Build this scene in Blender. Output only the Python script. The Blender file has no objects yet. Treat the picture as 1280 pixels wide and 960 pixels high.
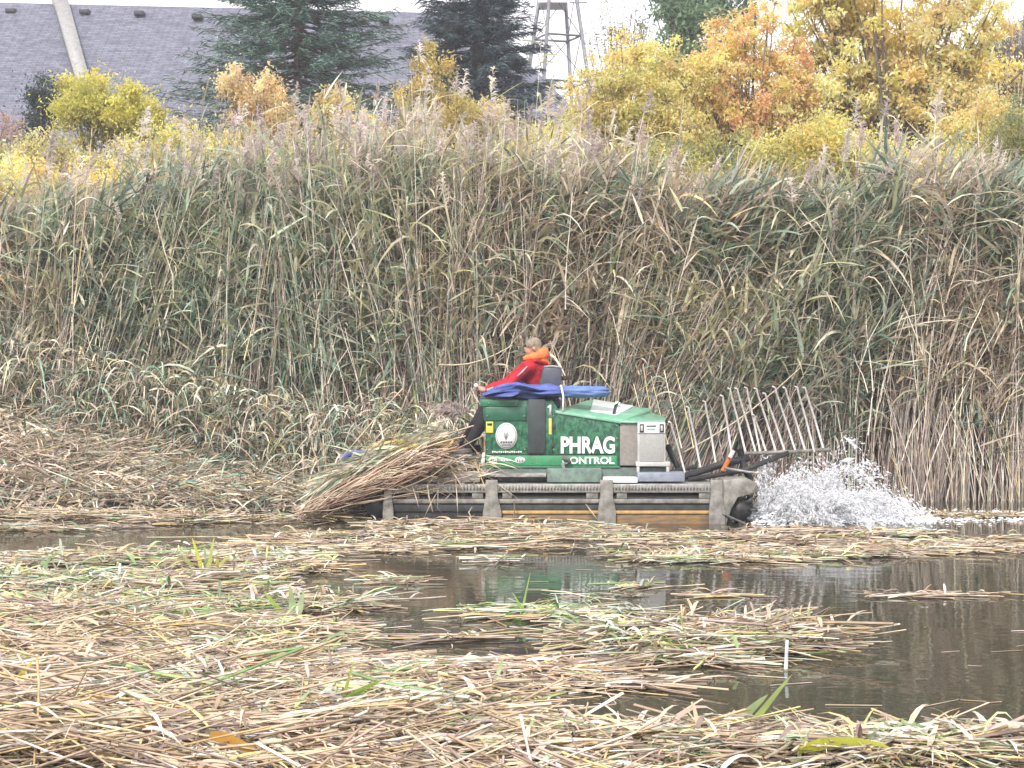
import bpy, bmesh, math
import numpy as np
from mathutils import Vector, Matrix

# ------------------------------------------------------------------ camera, world, sun, exposure
S = bpy.context.scene
COL = S.collection
FPX, EYE, HOR = 2200.0, 2.2, 435.0           # focal length in photo pixels, eye height, horizon row
cd = bpy.data.cameras.new('camera')
cam = bpy.data.objects.new('camera', cd); COL.objects.link(cam)
cam.location = (0, 0, EYE); cam.rotation_euler = (math.radians(90), 0, 0)
cd.sensor_width = 36; cd.lens = FPX / 1280 * 36
cd.shift_y = (HOR - 480) / 1280
cd.clip_start = 0.1; cd.clip_end = 3000
S.camera = cam
S.render.resolution_x = 1024; S.render.resolution_y = 768

SUN_EL, SUN_AZ = math.radians(42), math.radians(200)   # azimuth clockwise from +Y
w = bpy.data.worlds.new('World'); S.world = w; w.use_nodes = True
nt = w.node_tree; nt.nodes.clear()
out = nt.nodes.new('ShaderNodeOutputWorld'); bg = nt.nodes.new('ShaderNodeBackground')
sky = nt.nodes.new('ShaderNodeTexSky'); sky.sky_type = 'NISHITA'; sky.sun_disc = False
sky.sun_elevation = SUN_EL; sky.sun_rotation = SUN_AZ; sky.air_density = 1.2; sky.dust_density = 2.5
tc = nt.nodes.new('ShaderNodeTexCoord')
mp = nt.nodes.new('ShaderNodeMapping'); mp.inputs['Scale'].default_value = (1, 1, 3.5)
cn = nt.nodes.new('ShaderNodeTexNoise'); cn.inputs['Scale'].default_value = 2.2; cn.inputs['Detail'].default_value = 5
rmp = nt.nodes.new('ShaderNodeMapRange')
rmp.inputs['From Min'].default_value = .35; rmp.inputs['From Max'].default_value = .6
rmp.inputs['To Min'].default_value = .72; rmp.inputs['To Max'].default_value = 1.0
mx = nt.nodes.new('ShaderNodeMix'); mx.data_type = 'RGBA'
mx.inputs[7].default_value = (10.3, 9.85, 10.3, 1)
nt.links.new(tc.outputs['Generated'], mp.inputs['Vector']); nt.links.new(mp.outputs[0], cn.inputs['Vector'])
nt.links.new(cn.outputs['Fac'], rmp.inputs['Value']); nt.links.new(rmp.outputs[0], mx.inputs[0])
nt.links.new(sky.outputs[0], mx.inputs[6]); nt.links.new(mx.outputs[2], bg.inputs['Color'])
bg.inputs['Strength'].default_value = 0.10
nt.links.new(bg.outputs[0], out.inputs['Surface'])

sl = bpy.data.lights.new('sun', 'SUN'); sun = bpy.data.objects.new('sun', sl); COL.objects.link(sun)
sl.energy = 2.0; sl.angle = math.radians(8); sl.color = (1, .97, .93)
sdir = Vector((math.sin(SUN_AZ) * math.cos(SUN_EL), math.cos(SUN_AZ) * math.cos(SUN_EL), math.sin(SUN_EL)))
sun.rotation_euler = sdir.to_track_quat('Z', 'Y').to_euler()
S.view_settings.view_transform = 'Standard'; S.view_settings.look = 'None'
S.view_settings.exposure = 0.95; S.view_settings.gamma = 1
S.render.engine = 'CYCLES'
S.cycles.max_bounces = 8; S.cycles.diffuse_bounces = 5; S.cycles.glossy_bounces = 3
S.cycles.transmission_bounces = 3; S.cycles.transparent_max_bounces = 4
S.cycles.use_denoising = True

rng = np.random.default_rng(11)
U = rng.uniform

# ------------------------------------------------------------------ helpers
def X(px, Y): return (px - 640.0) * Y / FPX
def Z(py, Y): return EYE - (py - HOR) * Y / FPX
def P(px, py, Y): return np.array((X(px, Y), Y, Z(py, Y)))
def GY(py): return FPX * EYE / (py - HOR)            # distance at which the water surface shows at row py

_g = np.random.default_rng(5).random((64, 64))
def vnoise(x, y):
    x = np.asarray(x, float); y = np.asarray(y, float)
    xi = np.floor(x).astype(int); yi = np.floor(y).astype(int); fx = x - xi; fy = y - yi
    fx = fx * fx * (3 - 2 * fx); fy = fy * fy * (3 - 2 * fy)
    a = _g[xi % 64, yi % 64]; b = _g[(xi + 1) % 64, yi % 64]; c = _g[xi % 64, (yi + 1) % 64]; d = _g[(xi + 1) % 64, (yi + 1) % 64]
    return (a * (1 - fx) + b * fx) * (1 - fy) + (c * (1 - fx) + d * fx) * fy
def fnoise(x, y): return .55 * vnoise(x, y) + .3 * vnoise(x * 2.1 + 7, y * 2.1 + 3) + .15 * vnoise(x * 4.3 + 1, y * 4.3 + 9)

def terrain(x, y):
    x = np.asarray(x, float); y = np.asarray(y, float)
    z = np.interp(y, [-40, -6, 0, 5.5, 8, 11, 23.5, 25.2, 32, 45, 62, 120, 1500], [3.5, 1.2, .5, .15, -.3, -.6, -.6, -.06, .9, 2.2, 3.2, 4.5, 6.0])
    return z + .25 * (fnoise(x * .3 + 50, y * .3 + 20) - .5) * np.clip((y - 25) / 8, 0, 1)

class Geo:
    def __init__(s): s.V = []; s.Q = []; s.T = []; s.C = []; s.n = 0
    def add(s, v, q=None, t=None, c=(1, 1, 1)):
        v = np.asarray(v, float).reshape(-1, 3)
        c = np.broadcast_to(np.asarray(c, float), v.shape) if np.ndim(c) == 1 else np.asarray(c, float).reshape(-1, 3)
        s.V.append(v); s.C.append(c)
        if q is not None and len(q): s.Q.append(np.asarray(q, int).reshape(-1, 4) + s.n)
        if t is not None and len(t): s.T.append(np.asarray(t, int).reshape(-1, 3) + s.n)
        s.n += len(v)
    def build(s, name, mat, root=None, smooth=False, center=True, col=True):
        V = np.concatenate(s.V); Cc = np.concatenate(s.C)
        Q = np.concatenate(s.Q) if s.Q else np.zeros((0, 4), int); T = np.concatenate(s.T) if s.T else np.zeros((0, 3), int)
        if root is not None:
            r0 = np.array(root['wloc']) if 'wloc' in root else np.array(root.location)
            c = (V.min(0) + V.max(0)) / 2
        else:
            r0 = np.zeros(3); c = np.array(((V[:, 0].min() + V[:, 0].max()) / 2, (V[:, 1].min() + V[:, 1].max()) / 2, V[:, 2].min())) if center else np.zeros(3)
        me = bpy.data.meshes.new(name)
        me.vertices.add(len(V)); me.vertices.foreach_set('co', (V - c).ravel())
        nl = Q.size + T.size; me.loops.add(nl); me.loops.foreach_set('vertex_index', np.concatenate([Q.ravel(), T.ravel()]))
        npoly = len(Q) + len(T); me.polygons.add(npoly)
        st = np.concatenate([np.arange(len(Q)) * 4, Q.size + np.arange(len(T)) * 3])
        me.polygons.foreach_set('loop_start', st)
        if smooth: me.polygons.foreach_set('use_smooth', np.ones(npoly, bool))
        if col:
            a = me.color_attributes.new('col', 'FLOAT_COLOR', 'POINT')
            a.data.foreach_set('color', np.concatenate([Cc, np.ones((len(Cc), 1))], 1).ravel())
        me.update(calc_edges=True)
        if mat: me.materials.append(mat)
        o = bpy.data.objects.new(name, me); COL.objects.link(o)
        o.location = c - r0 if root is not None else c
        o['wloc'] = [float(k) for k in c]
        if root is not None: o.parent = root
        return o

def tag(o, label=None, cat=None, group=None, kind=None):
    if label: o['label'] = label
    if cat: o['category'] = cat
    if group: o['group'] = group
    if kind: o['kind'] = kind
    return o
def thing(name, loc, label, cat, group=None):
    o = bpy.data.objects.new(name, None); COL.objects.link(o); o.location = loc
    o['wloc'] = [float(k) for k in loc]
    o.empty_display_size = .2
    return tag(o, label, cat, group)

def norm(v): return v / np.maximum(np.linalg.norm(v, axis=-1, keepdims=True), 1e-9)

def ribbons(g, base, d, L, W, droop, roll, col, segs=4, tip=None, side_bend=None):
    """N curved blades, each a strip that narrows to a point"""
    N = len(base); t = np.linspace(0, 1, segs + 1)
    d = norm(d); L = np.broadcast_to(L, N); W = np.broadcast_to(W, N); droop = np.broadcast_to(droop, N); roll = np.broadcast_to(roll, N)
    c = base[:, None] + d[:, None] * (L[:, None] * t)[..., None]
    c[..., 2] -= (droop * L)[:, None] * t ** 2
    if side_bend is not None: c = c + side_bend[:, None] * (L[:, None] * t ** 2)[..., None]
    tan = np.gradient(c, axis=1); up = np.array((0, 0, 1.0)); tan = norm(tan)
    s = np.cross(tan, up); bad = np.linalg.norm(s, axis=-1) < 1e-3; s[bad] = (1, 0, 0); s = norm(s); n = np.cross(s, tan)
    s = s * np.cos(roll)[:, None, None] + n * np.sin(roll)[:, None, None]
    prof = np.minimum(1, (t + .1) * 3.5) * (1 - t) ** .65 + .03
    hw = (W[:, None] * .5 * prof)[..., None]
    v = np.stack([c - s * hw, c + s * hw], 2).reshape(-1, 3)
    i = np.arange(N)[:, None] * (2 * (segs + 1)) + np.arange(segs) * 2
    q = np.stack([i, i + 1, i + 3, i + 2], -1).reshape(-1, 4)
    cc = np.repeat(np.asarray(col)[:, None], segs + 1, 1)
    if tip is not None: cc = cc * (1 - t[None, :, None] ** 2) + np.asarray(tip)[:, None] * t[None, :, None] ** 2
    g.add(v, q, c=np.repeat(cc, 2, 1).reshape(-1, 3))

def tubes(g, pts, r, col, sides=3, cap=False):
    """N tubes along pts (N,K,3); r (N,K)"""
    N, K, _ = pts.shape; r = np.broadcast_to(r, (N, K))
    tan = norm(np.gradient(pts, axis=1)); ref = np.where(np.abs(tan[..., 2:3]) > .8, np.array((1.0, 0, 0)), np.array((0, 0, 1.0)))
    a = norm(np.cross(tan, ref)); b = np.cross(tan, a)
    th = np.arange(sides) * 2 * math.pi / sides
    v = pts[:, :, None] + (a[:, :, None] * np.cos(th)[:, None] + b[:, :, None] * np.sin(th)[:, None]) * r[..., None, None]
    i0 = (np.arange(N)[:, None, None] * K + np.arange(K - 1)[None, :, None]) * sides
    j = np.arange(sides); jn = (j + 1) % sides
    q = np.stack([i0 + j, i0 + jn, i0 + sides + jn, i0 + sides + j], -1).reshape(-1, 4)
    col = np.asarray(col, float)
    if col.ndim == 1: col = np.broadcast_to(col, (N, 3))
    if col.ndim == 2: col = np.repeat(col[:, None], K, 1)
    t = None
    if cap:
        ids = np.arange(N) * K * sides
        t = []
        for e in (0, (K - 1) * sides):
            for k in range(1, sides - 1): t.append(np.stack([ids + e, ids + e + k, ids + e + k + 1], -1))
        t = np.concatenate(t)
    g.add(v.reshape(-1, 3), q, t, c=np.repeat(col, sides, 1).reshape(-1, 3))

def bar(g, a, b, r, sides=6, col=(1, 1, 1)):
    a = np.asarray(a, float); b = np.asarray(b, float)
    tubes(g, np.stack([a, b])[None], np.full((1, 2), r), col, sides, True)
def path(g, pts, r, sides=6, col=(1, 1, 1)):
    pts = np.asarray(pts, float); r = np.broadcast_to(r, len(pts))
    tubes(g, pts[None], np.asarray(r)[None], col, sides, True)
def box(g, lo, hi, col=(1, 1, 1), bev=0.0):
    (x0, y0, z0), (x1, y1, z1) = lo, hi
    if bev > 0:
        bm = bmesh.new(); bmesh.ops.create_cube(bm, size=1)
        for v in bm.verts: v.co = ((x0 + x1) / 2 + v.co.x * (x1 - x0), (y0 + y1) / 2 + v.co.y * (y1 - y0), (z0 + z1) / 2 + v.co.z * (z1 - z0))
        bmesh.ops.bevel(bm, geom=bm.edges[:], offset=bev, segments=2, affect='EDGES', profile=.5)
        frombm(g, bm, col); return
    v = [(x, y, z) for x in (x0, x1) for y in (y0, y1) for z in (z0, z1)]
    g.add(v, [(0, 1, 3, 2), (4, 6, 7, 5), (0, 4, 5, 1), (2, 3, 7, 6), (0, 2, 6, 4), (1, 5, 7, 3)], c=col)
def frombm(g, bm, col=(1, 1, 1)):
    bmesh.ops.triangulate(bm, faces=[f for f in bm.faces if len(f.verts) > 4])
    bm.verts.index_update()
    v = [tuple(x.co) for x in bm.verts]
    q = [[x.index for x in f.verts] for f in bm.faces if len(f.verts) == 4]; t = [[x.index for x in f.verts] for f in bm.faces if len(f.verts) == 3]
    g.add(v, q, t, c=col); bm.free()
def pbox(g, x0, py0, x1, py1, Y0, Y1, bev=0.006, col=(1, 1, 1)):
    """box whose near face at distance Y0 covers the given rectangle of the photograph's survey grid"""
    box(g, (X(x0, Y0), Y0, Z(py1, Y0)), (X(x1, Y0), Y1, Z(py0, Y0)), col, bev)
def prism(g, xz, Y0, Y1, col=(1, 1, 1), bev=0.0):
    bm = bmesh.new(); f = bm.faces.new([bm.verts.new((x, Y0, z)) for x, z in xz])
    r = bmesh.ops.extrude_face_region(bm, geom=[f])
    for v in r['geom']:
        if isinstance(v, bmesh.types.BMVert): v.co.y = Y1
    bmesh.ops.recalc_face_normals(bm, faces=bm.faces[:])
    if bev: bmesh.ops.bevel(bm, geom=bm.edges[:], offset=bev, segments=2, affect='EDGES', profile=.5)
    frombm(g, bm, col)
def one(name, mat, root, fn, *a, smooth=False, **k):
    g = Geo(); fn(g, *a, **k); return g.build(name, mat, root, smooth=smooth)

def pick(pal, n, jit=.12, w=None):
    pal = np.asarray(pal, float); i = rng.choice(len(pal), n, p=w)
    c = pal[i] * (1 + rng.normal(0, jit, (n, 1))) * (1 + rng.normal(0, jit * .15, (n, 3)))
    return np.clip(c, .01, .9)

# ------------------------------------------------------------------ materials
def newmat(name):
    m = bpy.data.materials.new(name); m.use_nodes = True
    n = m.node_tree; b = n.nodes['Principled BSDF']; return m, n, b
def N_(n, t, **k):
    x = n.nodes.new(t)
    for a, b in k.items():
        if hasattr(x, a): setattr(x, a, b)
        else: x.inputs[a].default_value = b
    return x
def mat_leaf(name, rough=.6, trans=.3, spec=.3, var=.35, nscale=9):
    m, n, b = newmat(name)
    a = N_(n, 'ShaderNodeAttribute', attribute_name='col')
    tcn = N_(n, 'ShaderNodeTexCoord'); no = N_(n, 'ShaderNodeTexNoise', Scale=nscale, Detail=4.0)
    n.links.new(tcn.outputs['Object'], no.inputs['Vector'])
    mr = N_(n, 'ShaderNodeMapRange'); mr.inputs['To Min'].default_value = 1 - var; mr.inputs['To Max'].default_value = 1 + var
    mr.inputs['From Min'].default_value = .3; mr.inputs['From Max'].default_value = .7
    n.links.new(no.outputs['Fac'], mr.inputs['Value'])
    mu = N_(n, 'ShaderNodeVectorMath', operation='SCALE'); n.links.new(a.outputs['Color'], mu.inputs[0]); n.links.new(mr.outputs[0], mu.inputs['Scale'])
    n.links.new(mu.outputs[0], b.inputs['Base Color']); b.inputs['Roughness'].default_value = rough; b.inputs['Specular IOR Level'].default_value = spec
    if trans > 0:
        tr = N_(n, 'ShaderNodeBsdfTranslucent'); n.links.new(mu.outputs[0], tr.inputs['Color'])
        ms = N_(n, 'ShaderNodeMixShader'); ms.inputs[0].default_value = trans
        n.links.new(b.outputs[0], ms.inputs[1]); n.links.new(tr.outputs[0], ms.inputs[2]); n.links.new(ms.outputs[0], n.nodes['Material Output'].inputs['Surface'])
    return m
def mat_solid(name, c1, c2=None, rough=.5, metal=0.0, scale=12, bump=.1, spec=.5, stretch=(1, 1, 1), lo=.4, hi=.62, coat=0):
    m, n, b = newmat(name); c2 = c2 or tuple(k * .7 for k in c1)
    tcn = N_(n, 'ShaderNodeTexCoord'); mpn = N_(n, 'ShaderNodeMapping'); mpn.inputs['Scale'].default_value = stretch
    no = N_(n, 'ShaderNodeTexNoise', Scale=scale, Detail=7.0, Roughness=.65)
    n.links.new(tcn.outputs['Object'], mpn.inputs['Vector']); n.links.new(mpn.outputs[0], no.inputs['Vector'])
    mr = N_(n, 'ShaderNodeMapRange'); mr.inputs['From Min'].default_value = lo; mr.inputs['From Max'].default_value = hi
    n.links.new(no.outputs['Fac'], mr.inputs['Value'])
    mxn = N_(n, 'ShaderNodeMix', data_type='RGBA'); mxn.inputs[6].default_value = (*c1, 1); mxn.inputs[7].default_value = (*c2, 1)
    n.links.new(mr.outputs[0], mxn.inputs[0]); n.links.new(mxn.outputs[2], b.inputs['Base Color'])
    b.inputs['Roughness'].default_value = rough; b.inputs['Metallic'].default_value = metal; b.inputs['Specular IOR Level'].default_value = spec
    b.inputs['Coat Weight'].default_value = coat
    if bump:
        bp = N_(n, 'ShaderNodeBump', Strength=bump, Distance=.01); n.links.new(no.outputs['Fac'], bp.inputs['Height']); n.links.new(bp.outputs[0], b.inputs['Normal'])
    return m
M = {}
M['reed'] = mat_leaf('reed_leaf', .5, .38, .4, .25, 5)
M['stem'] = mat_leaf('reed_stem', .5, .0, .4, .3, 7)
M['plume'] = mat_leaf('reed_plume', .9, .5, .05, .2, 10)
M['straw'] = mat_leaf('cut_straw', .45, .12, .5, .35, 6)
M['foliage'] = mat_leaf('tree_foliage', .6, .55, .2, .15, 2)
M['needle'] = mat_leaf('spruce_needles', .6, .1, .25, .3, 2)
M['bark'] = mat_solid('bark', (.12, .09, .07), (.2, .17, .14), .9, scale=6, bump=.4)
M['soil'] = mat_solid('bank_soil', (.05, .04, .025), (.10, .085, .05), .95, scale=2, bump=.5, spec=.1)
M['green'] = mat_solid('green_paint', (.03, .18, .09), (.022, .12, .06), .35, scale=8, bump=.02, coat=.3)
M['print'] = mat_solid('printed_green_panel', (.008, .055, .03), (.045, .20, .10), .4, scale=15, bump=.0, stretch=(1.6, 1, 1.1), coat=.25)
M['lightgreen'] = mat_solid('faded_green_hood', (.16, .42, .27), (.28, .52, .38), .28, scale=5, bump=.02, coat=.4)
M['stripe'] = mat_solid('bright_green_stripe', (.05, .27, .12), (.035, .21, .09), .4, scale=10, bump=.02)
M['black'] = mat_solid('black_steel', (.018, .018, .02), (.04, .038, .036), .5, scale=14, bump=.15)
M['dark'] = mat_solid('dark_grey_frame', (.055, .06, .062), (.03, .032, .03), .55, scale=10, bump=.1)
M['alu'] = mat_solid('dull_aluminium', (.42, .42, .40), (.24, .23, .20), .5, .35, scale=10, bump=.12, stretch=(1, 1, 2.5))
M['alud'] = mat_solid('muddy_aluminium', (.30, .29, .26), (.15, .14, .12), .6, .2, scale=9, bump=.15)
M['palepanel'] = mat_solid('pale_grey_panel', (.52, .52, .50), (.42, .42, .39), .5, scale=6, bump=.03)
M['greypanel'] = mat_solid('taupe_grille', (.27, .25, .22), (.21, .19, .17), .6, scale=20, bump=.1)
M['tine'] = mat_solid('worn_bright_steel', (.58, .56, .53), (.40, .36, .33), .45, .2, scale=14)
M['slate'] = mat_solid('slate_plate', (.25, .28, .33), (.18, .2, .24), .45, scale=10, bump=.05)
M['white'] = mat_solid('white_paint', (.78, .79, .78), (.66, .66, .64), .45, scale=9, bump=.02, lo=.5, hi=.75)
M['grey'] = mat_solid('grey_print', (.16, .17, .18), (.12, .13, .14), .6, scale=30, bump=0)
M['yellow'] = mat_solid('yellow_mark', (.72, .62, .10), (.6, .5, .1), .5, scale=12, bump=0)
M['ochre'] = mat_solid('ochre_skid_plate', (.34, .19, .06), (.13, .10, .07), .65, scale=6, bump=.1, stretch=(1, 1, 6), lo=.35, hi=.6)
M['amber'] = mat_solid('amber_edge', (.55, .34, .10), (.36, .23, .09), .6, scale=9)
M['orange'] = mat_solid('orange_paint', (.62, .17, .04), (.42, .12, .04), .5, scale=12)
M['blue'] = mat_solid('blue_canvas', (.05, .075, .26), (.10, .14, .38), .6, scale=6, bump=.3, stretch=(1, 3, 3))
M['lightblue'] = mat_solid('light_blue_canvas', (.12, .20, .42), (.08, .14, .33), .55, scale=6, bump=.25, stretch=(1, 3, 3))
M['red'] = mat_solid('red_jacket_cloth', (.50, .022, .035), (.27, .012, .022), .75, scale=7, bump=1.0, spec=.25)
M['hood'] = mat_solid('orange_hood_lining', (.75, .22, .05), (.62, .13, .04), .7, scale=9, bump=.4)
M['trouser'] = mat_solid('black_trousers', (.012, .012, .015), (.022, .022, .026), .8, scale=10, bump=.4)
M['boot'] = mat_solid('muddy_boot', (.16, .14, .12), (.08, .07, .06), .8, scale=14, bump=.4)
M['skin'] = mat_solid('skin', (.48, .27, .19), (.42, .22, .15), .55, scale=20, bump=.05)
M['hair'] = mat_solid('greying_hair', (.30, .24, .17), (.16, .12, .09), .7, scale=40, bump=.6)
M['seat'] = mat_solid('slate_vinyl', (.05, .06, .08), (.075, .085, .105), .5, scale=8, bump=.1)
M['wall'] = mat_solid('render_wall', (.42, .38, .34), (.36, .33, .3), .85, scale=4)
M['glass'] = mat_solid('window_glass', (.03, .035, .04), (.04, .045, .05), .1, scale=3, bump=0)
M['steel'] = mat_solid('galvanised_tower', (.28, .29, .31), (.2, .2, .22), .55, .4, scale=6)
M['foam'] = mat_solid('white_foam', (.88, .9, .91), (.78, .81, .83), .5, scale=20, bump=.2)

def mat_roof():
    m, n, b = newmat('asphalt_shingles')
    tcn = N_(n, 'ShaderNodeTexCoord')
    br = N_(n, 'ShaderNodeTexBrick', Scale=1.0); br.inputs['Color1'].default_value = (.158, .162, .205, 1); br.inputs['Color2'].default_value = (.112, .115, .15, 1); br.inputs['Mortar'].default_value = (.08, .082, .105, 1)
    br.inputs['Mortar Size'].default_value = .022; br.inputs['Brick Width'].default_value = .45; br.inputs['Row Height'].default_value = .16; br.inputs['Bias'].default_value = -.1
    n.links.new(tcn.outputs['UV'], br.inputs['Vector'])
    no = N_(n, 'ShaderNodeTexNoise', Scale=2.5, Detail=8.0, Roughness=.7); n.links.new(tcn.outputs['UV'], no.inputs['Vector'])
    mr = N_(n, 'ShaderNodeMapRange'); mr.inputs['To Min'].default_value = .55; mr.inputs['To Max'].default_value = 1.5; mr.inputs['From Min'].default_value = .3; mr.inputs['From Max'].default_value = .7
    n.links.new(no.outputs['Fac'], mr.inputs['Value'])
    mu = N_(n, 'ShaderNodeVectorMath', operation='SCALE'); n.links.new(br.outputs['Color'], mu.inputs[0]); n.links.new(mr.outputs[0], mu.inputs['Scale'])
    n.links.new(mu.outputs[0], b.inputs['Base Color']); b.inputs['Roughness'].default_value = .9
    bp = N_(n, 'ShaderNodeBump', Strength=.5, Distance=.03); n.links.new(br.outputs['Fac'], bp.inputs['Height']); bp.invert = True; n.links.new(bp.outputs[0], b.inputs['Normal'])
    return m
M['roof'] = mat_roof()

def mat_water():
    m, n, b = newmat('pond_water')
    b.inputs['Base Color'].default_value = (.045, .042, .028, 1); b.inputs['Roughness'].default_value = .03; b.inputs['IOR'].default_value = 1.333
    b.inputs['Specular IOR Level'].default_value = .5
    tcn = N_(n, 'ShaderNodeTexCoord'); mpn = N_(n, 'ShaderNodeMapping'); mpn.inputs['Scale'].default_value = (.9, 1.6, 1)
    n.links.new(tcn.outputs['Object'], mpn.inputs['Vector'])
    no = N_(n, 'ShaderNodeTexNoise', Scale=2.2, Detail=3.0, Roughness=.5); n.links.new(mpn.outputs[0], no.inputs['Vector'])
    n2 = N_(n, 'ShaderNodeTexNoise', Scale=14.0, Detail=2.0); n.links.new(mpn.outputs[0], n2.inputs['Vector'])
    bp = N_(n, 'ShaderNodeBump', Strength=.07, Distance=.05); n.links.new(no.outputs['Fac'], bp.inputs['Height'])
    b2 = N_(n, 'ShaderNodeBump', Strength=.03, Distance=.01); n.links.new(n2.outputs['Fac'], b2.inputs['Height']); n.links.new(bp.outputs[0], b2.inputs['Normal'])
    n.links.new(b2.outputs[0], b.inputs['Normal'])
    return m
M['water'] = mat_water()
def mat_drop():
    m, n, b = newmat('splashing_water')
    b.inputs['Base Color'].default_value = (.95, .96, .97, 1); b.inputs['Roughness'].default_value = .35; b.inputs['Specular IOR Level'].default_value = .6
    tr = N_(n, 'ShaderNodeBsdfTranslucent'); tr.inputs['Color'].default_value = (.97, .98, .99, 1)
    ms = N_(n, 'ShaderNodeMixShader'); ms.inputs[0].default_value = .6
    n.links.new(b.outputs[0], ms.inputs[1]); n.links.new(tr.outputs[0], ms.inputs[2]); n.links.new(ms.outputs[0], n.nodes['Material Output'].inputs['Surface'])
    return m
M['drop'] = mat_drop()

# ------------------------------------------------------------------ ground and water
def sheet(name, xs, ys, zf, mat):
    gx, gy = np.meshgrid(xs, ys); z = zf(gx, gy); v = np.stack([gx, gy, z], -1).reshape(-1, 3)
    nx, ny = len(xs), len(ys); i = (np.arange(ny - 1)[:, None] * nx + np.arange(nx - 1)).ravel()
    g = Geo(); g.add(v, np.stack([i, i + 1, i + 1 + nx, i + nx], -1)); o = g.build(name, mat, smooth=True, center=False); o['kind'] = 'structure'; return o
xs = np.concatenate([[-900, -300, -100, -50], np.arange(-24, 24.1, .8), [50, 100, 300, 900]])
ys = np.concatenate([[-60, -30, -15], np.arange(-8, 70, .8), [80, 100, 140, 250, 500, 1500]])
sheet('ground', xs, ys, terrain, M['soil'])
sheet('water', np.array([-400, -60, 0, 60, 400.]), np.array([-5, 5, 15., 25., 27.]), lambda x, y: x * 0, M['water'])

# ------------------------------------------------------------------ the reed bed
PX_T = [-200, 0, 60, 130, 200, 300, 450, 560, 650, 740, 800, 880, 960, 1050, 1130, 1200, 1280, 1500]
TOP = [296, 288, 272, 236, 208, 202, 186, 174, 172, 202, 262, 276, 268, 244, 228, 232, 240, 245]
GRN = [.7, .7, .5, .8, 1.15, 1.15, .9, .5, .45, .45, .4, .85, 1.1, 1.1, .55, .4, .75, .7]
LEAN = [.10, .08, .16, .12, .10, .05, -.04, .04, .10, .16, .34, .42, .28, .12, .03, .05, .02, 0]
LOW = [.2, .2, .2, .15, .1, .1, .15, .25, .3, .3, .38, .4, .35, .25, .25, .2, .2, .2]     # where leaves begin
G_PAL = [(.17, .27, .19), (.25, .36, .27), (.42, .50, .40), (.42, .45, .24), (.10, .17, .13), (.60, .61, .45)]
G_W = [.20, .22, .22, .12, .12, .12]
T_PAL = [(.58, .48, .36), (.67, .59, .46), (.46, .37, .29), (.75, .69, .57), (.34, .27, .22), (.64, .53, .28)]
D_PAL = [(.30, .225, .19), (.40, .31, .26), (.21, .155, .135), (.50, .41, .34)]
T_W = [.25, .22, .22, .11, .13, .07]
S_PAL = [(.53, .43, .37), (.64, .55, .47), (.40, .31, .27), (.75, .68, .60), (.28, .21, .19), (.47, .43, .34)]

def front_edge(px):      # distance of the first standing reeds
    return np.interp(px, [-200, 0, 150, 300, 400, 480, 560, 1000, 1500], [27.0, 27.0, 26.6, 26.2, 25.6, 25.3, 25.2, 25.3, 25.3])

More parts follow.
